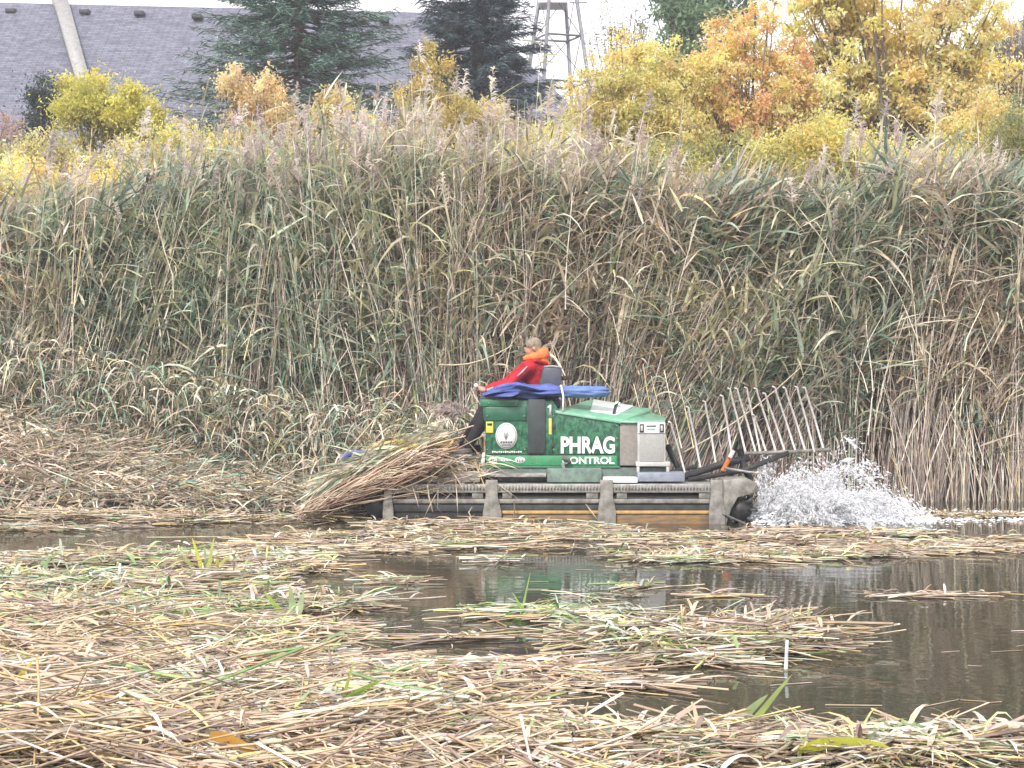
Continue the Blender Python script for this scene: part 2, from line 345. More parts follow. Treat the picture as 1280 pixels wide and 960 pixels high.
def reed_field(n, g_leaf, g_stem, depth, nleaf, hscale=1.0, ybias=1.6):
    px = U(-90, 1370, n); f = front_edge(px); Y = f + depth * U(0, 1, n) ** ybias
    px += 25 * (vnoise(px * .02, Y) - .5) * 2
    kk = U(0, 1, n) < np.clip(fnoise(px * .035 + 5, Y * 1.3) * 3.6 - 1.1, .10, 1); px, f, Y = px[kk], f[kk], Y[kk]; n = len(px)
    x = (px - 640) * Y / FPX; z = terrain(x, Y) - .05
    top = np.interp(px, PX_T, TOP) + rng.normal(0, 24, n) - 58 * (fnoise(px * .03, Y * .7) - .5) * 2
    H = ((HOR - top) / FPX * 26.3 + EYE) * hscale * U(.68, 1.04, n); tall = U(0, 1, n) < .13; H[tall] += U(.15, .7, tall.sum())
    lean = np.interp(px, PX_T, LEAN) + rng.normal(0, .08, n) + .42 * (vnoise(px * .016 + 9, Y * .9) - .5)
    # broken reeds that lean hard
    k = U(0, 1, n) < .05; lean[k] += rng.choice([-1, 1], k.sum()) * U(.25, .8, k.sum())
    ly = -.05 + rng.normal(0, .07, n)
    K = 6; t = np.linspace(0, 1, K)
    base = np.stack([x, Y, z], -1); ex = 1.0 + U(0, .9, n)[:, None]
    base[:, 0] -= .35 * lean * H
    pts = base[:, None].repeat(K, 1)
    pts[..., 0] += H[:, None] * lean[:, None] * t ** ex * 1.0
    pts[..., 1] += H[:, None] * ly[:, None] * t ** 1.7
    pts[..., 2] += H[:, None] * t * np.sqrt(np.maximum(1 - lean ** 2 * .8, .2))[:, None]
    pts += rng.normal(0, .012, pts.shape)
    grn = np.clip(np.interp(px, PX_T, GRN) + 1.1 * (fnoise(px * .014 + 3, Y * .9) - .5), 0, 1)
    isg = U(0, 1, n) < grn
    sc = np.where(isg[:, None] & (U(0, 1, n) < .35)[:, None], pick(G_PAL, n, w=G_W) * .9, pick(S_PAL, n, .14))
    sc = np.repeat(sc[:, None], K, 1); sc[:, -2:] *= 1.12
    r = (U(.0055, .0105, n))[:, None] * np.linspace(1.1, .45, K)
    tubes(g_stem, pts, r, sc, 3)
    # blades
    low = np.interp(px, PX_T, LOW)
    m = n * nleaf; idx = np.repeat(np.arange(n), nleaf)
    tt = low[idx] + (1 - low[idx]) * U(0, 1, m) ** .8
    keep = U(0, 1, m) < np.where(tt > .5, 1, .8); idx = idx[keep]; tt = tt[keep]; m = len(idx)
    s = tt * (K - 1); i0 = np.minimum(s.astype(int), K - 2); fr = (s - i0)[:, None]
    b = pts[idx, i0] * (1 - fr) + pts[idx, i0 + 1] * fr
    az = np.where(U(0, 1, m) < .3, math.pi, 0) + rng.vonmises(0.0, .8, m); el = U(.25, 1.42, m)
    d = np.stack([np.cos(az) * np.cos(el), np.sin(az) * np.cos(el) - .1, np.sin(el)], -1)
    lg = isg[idx] & (U(0, 1, m) < np.clip(.35 + .9 * (tt - .05), 0, .93))
    L = U(.3, .75, m) * np.where(lg, 1.1, .9); W = U(.022, .056, m) * np.where(lg, 1.15, .7)
    dr = np.where(U(0, 1, m) < .62, U(.0, .4, m), U(.4, 1.15, m)) * np.where(lg, 1, 1.15)
    yel = np.clip((tt - .55) * 1.1, 0, .45) * vnoise(px[idx] * .03, b[:, 2] * 2)
    cg = pick(G_PAL, m, .26, G_W); ct = pick(T_PAL, m, .24, T_W)
    warm = (U(0, 1, m) < np.clip((tt - .35) * 1.6, 0, .75) * np.interp(px[idx], [0, 150, 250, 420, 520, 850, 950, 1080, 1200], [.6, .55, .12, .2, .9, 1, .25, .25, .8])); cg[warm] = pick([(.60, .58, .34), (.68, .64, .42), (.52, .53, .32), (.64, .60, .46)], warm.sum(), .12)
    c = np.where(lg[:, None], cg * (1 - yel[:, None]) + yel[:, None] * np.array((.52, .47, .2)), ct)
    tipc = np.where((U(0, 1, m) < .45)[:, None], ct * .9, c * 1.15)
    ribbons(g_leaf, b, d, L, W, dr, U(-.9, .9, m), c, 4, tipc)
    return pts, H, px, isg

gl, gs = Geo(), Geo()
ptsA, HA, pxA, gA = reed_field(6300, gl, gs, 2.8, 10)
ptsB, HB, pxB, gB = reed_field(2600, gl, gs, 6.0, 8, .9, .9)
MASS = [(240, 320, 130, 100, 1.0, 1.2), (330, 420, 130, 90, 1.0, 1.0), (60, 315, 90, 50, .85, .8), (170, 430, 120, 80, .8, 1.0), (450, 265, 90, 50, .7, .8), (600, 265, 120, 50, .55, 1.0),
        (700, 345, 110, 60, .5, .8), (985, 305, 120, 50, .9, 1.3), (1010, 470, 70, 60, .9, .5), (900, 290, 80, 40, .6, .6), (1060, 380, 60, 80, .9, .8), (1245, 300, 60, 60, .8, .8), (1150, 255, 90, 40, .5, .6),
        (770, 280, 90, 50, .5, .7), (540, 360, 60, 60, .4, .4), (430, 480, 90, 60, .55, .5), (30, 400, 60, 90, .2, .5), (1190, 420, 100, 90, .15, .7), (820, 420, 60, 60, .3, .3), (300, 540, 110, 50, .6, .8), (640, 410, 90, 50, .3, .4), (1250, 480, 60, 80, .2, .4)]
for (cx, cy, rx, ry, gr, wt) in MASS:
    nt_ = int(120 * wt); nl_ = 13; a = U(0, 6.28, nt_); rr = np.sqrt(U(0, 1, nt_)); px = cx + rx * rr * np.cos(a); py = cy + ry * rr * np.sin(a)
    Y = front_edge(px) + U(-.15, .9, nt_); x = (px - 640) * Y / FPX; z = EYE - (py - HOR) * Y / FPX
    idx = np.repeat(np.arange(nt_), nl_); m = nt_ * nl_; sweep = rng.choice([0., 0., .3, 3.0], nt_)[idx]
    b = np.stack([x[idx] + rng.normal(0, .05, m), Y[idx] + rng.normal(0, .05, m), z[idx] + U(-.45, .35, m)], -1); az = sweep + rng.normal(0, .45, m); el = U(.3, 1.45, m)
    d = np.stack([np.cos(az) * np.cos(el), np.sin(az) * np.cos(el) - .15, np.sin(el)], -1); isg = (U(0, 1, nt_) < gr)[idx] & (U(0, 1, m) < .9)
    cg = pick(G_PAL, m, .15, G_W) * U(.7, 1.15, nt_)[idx][:, None]; c = np.where(isg[:, None], cg, pick(T_PAL, m, .16, T_W))
    ribbons(gl, b, d, U(.45, 1.0, m), U(.03, .07, m), np.where(U(0, 1, m) < .7, U(.0, .4, m), U(.4, 1.1, m)), U(-.8, .8, m), c, 5, np.where((U(0, 1, m) < .3)[:, None], pick(T_PAL, m), c * 1.1))
# tidy curtain of bare dry stems behind the machine and at the right water edge
def stem_curtain(g, px0, px1, n, h0, h1, lean, pal, Y0=25.1, Y1=26.2):
    px = U(px0, px1, n); Y = U(Y0, Y1, n); kk = fnoise(px * .04 + 17, Y * 2) > .42; px, Y = px[kk], Y[kk]; n = len(px); x = (px - 640) * Y / FPX; H = U(h0 * .6, h1, n); ln = lean + rng.normal(0, .14, n) + .5 * (vnoise(px * .03, Y) - .5)
    t = np.linspace(0, 1, 5); p = np.stack([x - .3 * ln * H, Y, terrain(x, Y) - .05], -1)[:, None].repeat(5, 1)
    p[..., 0] += (H * ln)[:, None] * t ** 1.3; p[..., 2] += H[:, None] * t; p[..., 1] -= .05 * H[:, None] * t
    p += rng.normal(0, .01, p.shape)
    tubes(g, p, U(.005, .010, n)[:, None] * np.linspace(1.1, .6, 5), pick(pal, n, .15), 3)
stem_curtain(gs, 520, 660, 300, 1.4, 2.6, .03, T_PAL)
stem_curtain(gs, 640, 800, 220, 1.4, 2.8, .2, D_PAL)
stem_curtain(gs, 770, 980, 460, 1.8, 3.6, .6, D_PAL, 25.0, 26.8)
stem_curtain(gs, 950, 1110, 160, 1.0, 2.4, .08, D_PAL)
stem_curtain(gs, 1100, 1330, 420, 1.2, 3.0, .04, S_PAL)
stem_curtain(gs, 1120, 1330, 120, .8, 1.8, -.25, T_PAL, 24.9, 25.5)
stem_curtain(gs, -60, 150, 260, 1.6, 3.0, .25, S_PAL, 26.2, 27.2)
stem_curtain(gs, 380, 520, 90, 1.4, 2.8, -.1, T_PAL)
o = gl.build('reed_leaves', M['reed']); tag(o, 'dense grey green and straw coloured leaf blades of the tall reed bed', 'reeds', kind='stuff')
o = gs.build('reed_stems', M['stem']); tag(o, 'crowded thin brown and tan stems of the tall reed bed', 'reeds', kind='stuff')

def plume_geo(g, tipp, dirv, L, n, col):
    """feathery seed head: fine curved hairs spraying from the stem end"""
    N = len(tipp); idx = np.repeat(np.arange(N), n); m = N * n; t = U(0, 1, m)
    b = tipp[idx] + dirv[idx] * (L[idx] * t)[:, None] * .8
    az = rng.vonmises(0.2, .6, m); el = U(-.1, 1.2, m)
    d = norm(np.stack([np.cos(az) * np.cos(el), np.sin(az) * np.cos(el), np.sin(el)], -1) + dirv[idx] * .9)
    LL = L[idx] * U(.25, .5, m) * (1.15 - t * .7)
    ribbons(g, b, d, LL, U(.014, .034, m), U(.3, .9, m), U(-1.5, 1.5, m), np.asarray(col)[idx] * U(.8, 1.2, (m, 1)), 2)
PL_PAL = [(.62, .54, .50), (.68, .61, .56), (.56, .48, .45), (.72, .66, .58)]
gp = Geo()
for pts, px, cnt in ((ptsA, pxA, 420), (ptsB, pxB, 300)):
    k = np.argsort(-(pts[:, -1, 2] + rng.normal(0, .35, len(pts))))[:cnt * 3]; k = rng.permutation(k)[:cnt]
    tipp = pts[k, -1]; dv = norm(pts[k, -1] - pts[k, -2] + np.array((.12, 0, 0))); plume_geo(gp, tipp - dv * .05, dv, U(.34, .58, len(k)), 60, pick(PL_PAL, len(k)))
o = gp.build('reed_seed_heads', M['plume']); tag(o, 'soft mauve grey feathery seed heads topping the reed bed', 'reeds', kind='stuff')

gx_ = Geo(); n = 150; px = U(-40, 1320, n); px = px[(px < 800) | (px > 1060)]; n = len(px); Y = front_edge(px) - U(0, .35, n); py = U(360, 600, n); x = (px - 640) * Y / FPX; z = EYE - (py - HOR) * Y / FPX
ln = rng.choice([-1, 1, 1], n) * np.abs(rng.normal(.2, .25, n)); H = U(.5, 1.7, n); t = np.linspace(0, 1, 5); p = np.stack([x, Y, np.maximum(z, .3)], -1)[:, None].repeat(5, 1); p[..., 0] += (H * ln)[:, None] * t ** 1.2; p[..., 2] += H[:, None] * t; p += rng.normal(0, .01, p.shape)
tubes(gx_, p, U(.008, .013, n)[:, None] * np.linspace(1, .5, 5), pick([(.70, .63, .48), (.76, .70, .58), (.62, .54, .40)], n, .1), 3)
tag(gx_.build('pale_dead_stalks', M['stem']), 'pale dead stalks crossing in front of the green reeds', 'reeds', kind='stuff')
# individual reeds that stand clear of the mass
def single_reed(px, py_top, py_bot, Y, lean_px, label, group, green=False, plume=True, nl=7, r=.011, leafcol=None):
    b = P(px - lean_px, py_bot, Y); tp = P(px, py_top, Y)
    root = thing('tall_reed', b, label, 'reed', group)
    t = np.linspace(0, 1, 7)[:, None]; bow = np.sin(t * math.pi) * np.array((U(-.08, .08), -.06, 0)); pts = b * (1 - t) + tp * t + bow
    g = Geo(); path(g, pts, np.linspace(r, r * .5, 7), 5, tuple(pick(T_PAL, 1, .08)[0])); g.build('stem', M['stem'], root)
    for k in range(nl):
        tt = U(.35, .95); i = tt * 6; i0 = int(i); q = pts[i0] * (1 - (i - i0)) + pts[min(i0 + 1, 6)] * (i - i0)
        az = U(-1, 1) if U() < .65 else U(2, 4); el = U(.3, 1.1)
        g = Geo(); c = pick(G_PAL if green else T_PAL, 1)
        ribbons(g, q[None], np.array([[math.cos(az) * math.cos(el), math.sin(az) * math.cos(el), math.sin(el)]]), U(.4, .65), U(.028, .042), U(.5, 1.1), U(-.8, .8), c, 7, c * 1.1)
        g.build('leaf', M['reed'], root)
    if plume:
        g = Geo(); dv = norm(pts[-1] - pts[-2] + np.array((.03, 0, 0)))[None]; plume_geo(g, pts[-1][None] - dv * .1, dv, np.array([U(.42, .6)]), 150, pick(PL_PAL, 1)); g.build('seed_head', M['plume'], root)
    return root
GRP = 'plumed reeds rising above the bed'
for px, py, lab in [(178, 150, 'plumed reed tip directly before the rounded golden shrub'), (215, 200, 'plumed reed just right of the rounded golden shrub'), (325, 165, 'plumed reed before the pale orange shrub'),
                    (60, 180, 'plumed reed nearest the dark bush at far left'), (430, 155, 'plumed reed before the small dull yellow shrub'), (470, 175, 'plumed reed below the gap between the two spruces'), (410, 240, 'short plumed reed below the small dull yellow shrub'),
                    (520, 130, 'plumed reed before the tall pale shrub, left one'), (585, 165, 'plumed reed before the tall pale shrub, right one'), (640, 195, 'plumed reed below the darker spruce'), (685, 125, 'highest plumed reed, under the lattice tower'),
                    (735, 150, 'plumed reed right of the lattice tower foot'), (660, 235, 'short plumed reed above the rider'), (800, 165, 'plumed reed before the yellow green tree'), (905, 235, 'plumed reed low under the orange tree'),
                    (925, 245, 'drooping plumed reed under the orange tree, right one'), (1055, 180, 'plumed reed before the lemon yellow shrub'), (1075, 165, 'taller plumed reed before the lemon yellow shrub'), (1010, 210, 'plumed reed left of the lemon yellow shrub'),
                    (1120, 160, 'plumed reed before the trunk of the large yellow tree'), (1170, 130, 'highest plumed reed before the large yellow tree'), (1185, 200, 'plumed reed left of the olive bush'), (1270, 225, 'plumed reed before the dark olive bush at the right edge'), (985, 290, 'short plumed reed above the rake tines')]:
    single_reed(px, py + 14, 430, U(25.9, 26.9), U(-25, 45), lab, GRP, U() < .5, True, 7, .008)
for px, pt, pb, ln, lab in [(855, 120, 260, 8, 'bare pale reed stalk sticking up before the yellow shrubs'),
                            (383, 205, 420, 20, 'long pale dead stalk standing before the dark green reeds'),
                            (350, 215, 400, 45, 'pale dead stalk leaning right before the dark green reeds'),
                            (98, 185, 330, 8, 'pale bare stalk upright before the yellow shrub at far left'),
                            (115, 160, 330, 22, 'taller pale bare stalk tilting right at far left'),
                            (1222, 150, 330, -3, 'thin pale stalk with ochre base before the olive bush'),
                            (490, 130, 300, 10, 'thin pale stalk rising under the two dark spruces'),
                            (924, 185, 260, 10, 'short pale stalk poking up under the orange tree')]:
    single_reed(px, pt, pb + 50, 25.7, ln, lab, None, False, False, 3, .010)
# conspicuous bent stalks low down
for a, b, lab in [((1000, 460), (855, 565), 'pale broken stalk crossing behind the rake tines'),
                  ((640, 432), (548, 456), 'pale broken stalk slanting behind the rider head')]:
    pa, pb = P(*a, 24.9), P(*b, 24.8); root = thing('broken_reed', pb, lab, 'reed')
    g = Geo(); t = np.linspace(0, 1, 6)[:, None]; path(g, pb * (1 - t) + pa * t - np.sin(t * 3.14) * np.array((0, 0, .1)), np.linspace(.012, .006, 6), 5, (.6, .5, .36)); g.build('stem', M['stem'], root)
    g = Geo(); q = pa[None]; ribbons(g, q, np.array([[1., 0, .1]]), .35, .03, .4, .3, np.array([(.6, .52, .38)]), 5); g.build('leaf', M['reed'], root)

# ------------------------------------------------------------------ flattened reeds on the left bank
def heap():
    g = Geo(); n = 5200
    px = U(-120, 470, n); s = U(0, 1, n)
    ztop = np.interp(px, [-120, 0, 100, 200, 300, 400, 480], [1.6, 1.45, 1.08, .76, .55, .34, .18])
    Y = 23.9 + 3.3 * s; x = (px - 640) * Y / FPX; z = ztop * s ** .8 + U(-.1, .08, n) + .12 * (vnoise(x * 1.2, Y * 2) - .4)
    L = U(.5, 1.9, n); az = rng.normal(0, .6, n) + np.where(U(0, 1, n) < .25, U(-1.2, 1.2, n), 0); el = rng.normal(.02, .24, n) - .04
    d = np.stack([np.cos(az) * np.cos(el), np.sin(az) * np.cos(el), np.sin(el)], -1)
    t = np.linspace(-.5, .5, 5); pts = np.stack([x, Y, z], -1)[:, None] + d[:, None] * (L[:, None] * t)[..., None]
    pts[..., 2] += (U(-.05, .18, n) * L)[:, None] * (.25 - t ** 2) + rng.normal(0, .008, (n, 5)); pts[..., 2] = np.maximum(pts[..., 2], .01)
    tubes(g, pts, U(.005, .012, n)[:, None] * np.ones(5), pick(T_PAL, n, .2, T_W), 3)
    m = 9000; px = U(-120, 480, m); s = U(0, 1, m); ztop = np.interp(px, [-120, 0, 100, 200, 300, 400, 480], [1.6, 1.45, 1.08, .76, .55, .34, .18])
    Y = 23.8 + 3.3 * s; x = (px - 640) * Y / FPX; z = ztop * s ** .8 + U(-.02, .14, m)
    az = U(0, 6.28, m); el = U(-.1, .8, m); d = np.stack([np.cos(az) * np.cos(el), np.sin(az) * np.cos(el), np.sin(el)], -1)
    gr = U(0, 1, m) < np.interp(px, [0, 150, 260, 400], [.15, .22, .42, .3]); c = np.where(gr[:, None], pick(G_PAL, m, .15, G_W), pick(T_PAL, m, .16, T_W))
    ribbons(g, np.stack([x, Y, np.maximum(z, .03)], -1), d, U(.3, .85, m), U(.022, .055, m), U(.2, .9, m), U(-1, 1, m), c, 4, c)
    # upright bent blades at the foot of the standing reeds
    m = 3500; px = U(-90, 600, m); Y = front_edge(px) - U(0, .7, m); x = (px - 640) * Y / FPX; z = np.interp(px, [0, 200, 400, 600], [1.3, .8, .3, .1]) * np.clip((Y - 24) / 3, .1, 1) + U(0, 1.3, m)
    az = U(0, 6.28, m); el = U(.4, 1.3, m); d = np.stack([np.cos(az) * np.cos(el), np.sin(az) * np.cos(el), np.sin(el)], -1)
    gr = U(0, 1, m) < .45; c = np.where(gr[:, None], pick(G_PAL, m, .15, G_W), pick(T_PAL, m, .16, T_W))
    ribbons(g, np.stack([x, Y, z], -1), d, U(.4, .9, m), U(.02, .04, m), U(.5, 1.3, m), U(-1, 1, m), c, 5, c)
    return g
o = heap().build('flattened_reeds', M['straw']); tag(o, 'tangled heap of flattened straw coloured reeds along the left bank', 'reeds', kind='stuff')
gm = Geo()
xg = np.linspace(-13, -1.5, 40); yg = np.linspace(23.9, 29, 20); GX, GYY = np.meshgrid(xg, yg)
pxg = GX / GYY * FPX + 640; zt = np.interp(pxg, [-200, 0, 100, 200, 300, 400, 480], [1.6, 1.45, 1.08, .76, .55, .34, .1]); s_ = np.clip((GYY - 23.9) / 3.3, 0, 1)
zz = zt * s_ ** .8 - .12 + .1 * fnoise(GX * 2, GYY * 2); i = (np.arange(19)[:, None] * 40 + np.arange(39)).ravel()
gm.add(np.stack([GX, GYY, zz], -1).reshape(-1, 3), np.stack([i, i + 1, i + 41, i + 40], -1)); o = gm.build('bank_mound', M['soil'], smooth=True); o['kind'] = 'structure'

# ------------------------------------------------------------------ floating mats of cut reeds
# patches: centre px, row, half-width px, half-height px, weight, greenness, thickness
MATS = [(290, 652, 150, 5, .4, .15, .06), (800, 674, 520, 11, .85, .12, .04), (400, 684, 180, 12, .45, .15, .04), (1130, 688, 230, 9, .4, .08, .03), (900, 698, 140, 7, .25, .2, .03), (60, 700, 110, 8, .22, .2, .03),
        (150, 732, 230, 30, 1.0, .5, .09), (330, 708, 130, 11, .35, .35, .05), (60, 770, 150, 30, .8, .55, .10), (380, 762, 120, 12, .45, .45, .06), (450, 728, 70, 5, .08, .3, .03),
        (660, 770, 190, 5, .3, .5, .04), (1000, 746, 270, 2, .07, .03, .01), (250, 790, 200, 12, .5, .3, .05), (520, 800, 110, 3, .07, .12, .03), (880, 808, 170, 15, .75, .5, .10), (1030, 818, 120, 11, .3, .25, .05), (780, 828, 150, 8, .3, .2, .05),
        (620, 842, 180, 5, .28, .05, .04), (700, 858, 130, 3, .08, .05, .02), (600, 705, 80, 4, .12, .3, .03), (760, 733, 110, 3, .06, .3, .02),
        (60, 662, 120, 3, .09, .1, .03), (0, 646, 260, 6, .5, .1, .05), (1220, 640, 120, 5, .3, .05, .02), (420, 650, 160, 2, .08, .1, .02), (660, 660, 200, 5, .3, .15, .05),
        (110, 850, 260, 55, 1.5, .25, .14), (330, 905, 290, 36, 1.3, .16, .12), (100, 930, 380, 50, 1.6, .2, .16), (500, 950, 380, 24, 1.3, .12, .10),
        (900, 954, 420, 13, 1.0, .12, .09), (1180, 957, 200, 13, .7, .18, .09), (560, 910, 110, 8, .25, .2, .05), (330, 838, 120, 12, .35, .3, .06), (100, 800, 190, 18, .9, .5, .12)]
STR = [(.55, .43, .27), (.64, .54, .38), (.38, .28, .18), (.47, .36, .27), (.74, .68, .57), (.24, .175, .14), (.60, .44, .20), (.50, .42, .37)]
STR_W = [.2, .17, .16, .14, .09, .12, .06, .06]
MG_PAL = [(.28, .38, .14), (.40, .48, .22), (.42, .50, .38), (.52, .56, .42), (.62, .60, .24), (.20, .30, .12), (.62, .68, .58)]
def mats():
    g = Geo(); gl = Geo()
    for (cx, cy, rx, ry, wgt, gr, th) in MATS:
        n = int(1500 * wgt * (1 if cy < 780 else .95))
        a = U(0, 6.28, n); rr = np.sqrt(U(0, 1, n)) * (.65 + .6 * vnoise(a * 3 + cx, a * 0 + cy)); px = cx + rx * rr * np.cos(a); py = cy + ry * rr * np.sin(a)
        py = np.clip(py, 646, 1010); Y = FPX * EYE / (py - HOR); x = (px - 640) * Y / FPX
        keep = (fnoise(x * 1.3 + 31, Y * 2.2 + 11) > np.where(cy > 840, .28, np.where(cy > 690, .53, .47)) - .04 * (th > .08)); px, py, Y, x = px[keep], py[keep], Y[keep], x[keep]; n = len(x)
        if n < 3: continue
        z = U(0, 1, n) ** 1.6 * th * (1 + vnoise(x * 2, Y * 2)) + .012
        az = rng.normal(.05, .5, n) + np.where(U(0, 1, n) < .25, U(-1.5, 1.5, n), 0); el = rng.normal(0, 1, n) * min(th, .12)
        az += .5 * (vnoise(x * .7, Y * .7) - .5)
        L = np.minimum(U(.2, 1.25, n) * (.75 if cy < 760 else 1), rx / 90)
        d = np.stack([np.cos(az) * np.cos(el), np.sin(az) * np.cos(el), np.sin(el)], -1); t = np.linspace(-.5, .5, 4)
        pts = np.stack([x, Y, z], -1)[:, None] + d[:, None] * (L[:, None] * t)[..., None]
        pts[..., :2] += rng.normal(0, .012, (n, 4, 2)); pts[..., 2] += rng.normal(0, .004, (n, 4)); pts[..., 2] = np.maximum(pts[..., 2], .002)
        c = pick(STR, n, .16, STR_W); gl_ = gr * 3.2 * np.clip(fnoise(x * 1.6 + 70, Y * 2.5) - .36, 0, 1) / .30 * .95; k = U(0, 1, n) < gl_ * .35; c[k] = pick(MG_PAL, k.sum(), .15)
        tubes(g, pts, (rng.gamma(4, .0012, n) + .002)[:, None] * np.ones(4), c, 3)
        m = int(n * (.8 + 1.1 * gr)); j = rng.choice(n, m); az = U(0, 6.28, m); el = np.abs(rng.normal(.15, .3 + .6 * gr, m))
        d = np.stack([np.cos(az) * np.cos(el), np.sin(az) * np.cos(el) * .7, np.sin(el)], -1)
        kg = U(0, 1, m) < gl_[j]; c = np.where(kg[:, None], pick(MG_PAL, m, .15), pick(STR, m, .16, STR_W))
        b = np.stack([x[j] + rng.normal(0, .1, m), Y[j] + rng.normal(0, .1, m), np.maximum(z[j] + U(-.01, .02, m), .01)], -1)
        dr = np.minimum(np.sin(el) + .05, .9) * U(.7, 1.0, m)
        LL = U(.1, .5, m) * (1 if th > .05 else .7)
        ribbons(gl, b, d, LL, np.minimum(rng.gamma(4, .0055, m) + .006, .038), dr, U(-.6, .6, m), c, 4, c)
    # stray single stalks on open water
    n = 150; py = U(655, 955, n); px = U(-20, 1300, n); Y = FPX * EYE / (py - HOR); x = (px - 640) * Y / FPX; az = rng.normal(0, .5, n); L = U(.05, .45, n) * U(.3, 1, n)
    t = np.linspace(-.5, .5, 4); pts = np.stack([x, Y, np.full(n, .006)], -1)[:, None] + np.stack([np.cos(az), np.sin(az), az * 0], -1)[:, None] * (L[:, None] * t)[..., None]
    tubes(g, pts, U(.002, .0045, n)[:, None] * np.ones(4), pick(STR, n, .16, STR_W), 3)
    return g, gl
g1, g2 = mats()
o = g1.build('floating_reed_stalks', M['straw']); tag(o, 'cut beige reed stalks floating in matted rafts on the pond', 'reeds', kind='stuff')
o = g2.build('floating_reed_leaves', M['straw']); tag(o, 'loose straw and green leaf scraps floating among cut stalks', 'leaves', kind='stuff')
# thicker crossing stalks of the near pile
def near_pile():
    g = Geo(); n = 1900; px = U(-80, 900, n); py = 800 + np.maximum(px - 200, 0) * .28 + 200 * U(0, 1, n) ** .8; k = (px < 560) | (py > 915); px, py = px[k], np.clip(py[k], 0, 1030); n = len(px)
    Y = FPX * EYE / (py - HOR); x = (px - 640) * Y / FPX; z = .05 + U(0, .3, n) * np.clip((560 - px) / 500, .2, 1)
    az = rng.normal(-.25, .5, n) + np.where(U(0, 1, n) < .3, U(-1.4, 1.4, n), 0); el = rng.normal(.02, .16, n); L = U(.4, 1.7, n)
    d = np.stack([np.cos(az) * np.cos(el), np.sin(az) * np.cos(el), np.sin(el)], -1); t = np.linspace(-.5, .5, 5)
    pts = np.stack([x, Y, z], -1)[:, None] + d[:, None] * (L[:, None] * t)[..., None]; pts += rng.normal(0, .006, pts.shape); pts[..., 2] = np.maximum(pts[..., 2], .006)
    tubes(g, pts, U(.004, .009, n)[:, None] * np.linspace(1, .8, 5), pick(STR, n, .14, STR_W), 4)
    m = 1500; j = rng.choice(n, m); az = U(0, 6.28, m); el = np.abs(rng.normal(.2, .3, m)); d = np.stack([np.cos(az) * np.cos(el), np.sin(az) * np.cos(el) * .8, np.sin(el)], -1)
    kg = U(0, 1, m) < .2; c = np.where(kg[:, None], pick(MG_PAL, m, .15), pick(STR, m, .16, STR_W))
    ribbons(g, np.stack([x[j], Y[j] + rng.normal(0, .1, m), z[j] + .02], -1), d, U(.15, .55, m), U(.012, .04, m), np.sin(el) + .1, U(-.8, .8, m), c, 6, c)
    return g
o = near_pile().build('near_reed_pile', M['straw']); tag(o, 'coarse crossing pile of dry cut stalks filling the lower left', 'reeds', kind='stuff')

def blade_thing(name, spec, label, cat, group=None, row=None):
    """spec: list of (start px, row, end px, row, width, droop, colour)"""
    Yr_ = GY(row or spec[0][1]); b0 = P(spec[0][0], spec[0][1], Yr_); root = thing(name, (b0[0], b0[1], 0), label, cat, group)
    Y = b0[1]
    for (ax, ay, bx, by, wd, dr, c) in spec:
        a = P(ax, ay, Y); b = P(bx, by, Y); L = np.linalg.norm(b - a); d = (b - a) / L; d = d + np.array((0, 0, dr)); nn = np.linalg.norm(d)
        g = Geo(); ribbons(g, a[None], d[None], L * nn, wd, dr / nn * 1.0, U(1.15, 1.6), np.array([c]), 9, np.array([c]) * 1.1); g.build('leaf', M['reed'], root)
    return root
LG, DG, YG, OC = (.30, .42, .08), (.16, .26, .07), (.55, .58, .08), (.55, .30, .07)
blade_thing('loose_leaf', [(998, 938, 1112, 934, .085, .32, YG)], 'bright yellow green blade arching over the near shore stalks', 'leaf', None, 972)
blade_thing('sprouting_reed', [(893, 928, 960, 868, .10, .02, (.33, .43, .2)), (925, 925, 990, 843, .05, .05, (.3, .38, .12))], 'pair of slanting green blades standing in open dark water', 'plant', None, 930)
blade_thing('sprouting_reed', [(425, 890, 442, 825, .03, 0, (.35, .4, .1)), (425, 880, 478, 850, .05, .15, (.25, .36, .07)), (430, 882, 408, 900, .04, .1, DG), (440, 885, 470, 880, .04, .2, LG), (420, 885, 455, 862, .04, 0, DG)], 'olive green sprout rising from the near straw pile', 'plant', None, 925)
blade_thing('sprouting_reed', [(640, 775, 690, 768, .06, .2, (.18, .5, .08)), (625, 780, 650, 755, .05, .1, (.2, .4, .1)), (680, 778, 735, 772, .05, .2, (.28, .5, .1)), (650, 775, 663, 715, .025, 0, (.35, .42, .16)), (660, 775, 640, 740, .03, .1, LG), (670, 778, 700, 752, .03, .1, LG)], 'vivid green tuft floating beside the machine reflection', 'plant')
blade_thing('sprouting_reed', [(255, 720, 240, 672, .05, .1, YG), (258, 722, 268, 670, .05, .05, (.45, .5, .15)), (262, 722, 290, 692, .05, .2, (.5, .52, .15)), (250, 722, 225, 690, .05, .1, (.35, .4, .15)), (260, 722, 255, 680, .04, 0, (.3, .4, .2))], 'yellow green tuft standing up from the left floating mat', 'plant')
blade_thing('sprouting_reed', [(368, 772, 362, 732, .08, .05, (.32, .42, .2)), (372, 770, 380, 738, .07, .05, (.42, .5, .28)), (350, 765, 330, 740, .05, .1, LG)], 'short broad pale green sprout at the mat edge', 'plant')
blade_thing('sprouting_reed', [(172, 785, 165, 748, .07, .1, (.5, .55, .4)), (176, 786, 190, 752, .06, .1, (.55, .58, .42)), (170, 786, 150, 760, .05, .1, LG)], 'pale whitish green sprout on the left mat', 'plant')
blade_thing('loose_leaf', [(262, 918, 345, 955, .09, .12, OC)], 'orange brown leaf lying across the nearest straw', 'leaf', None, 985)
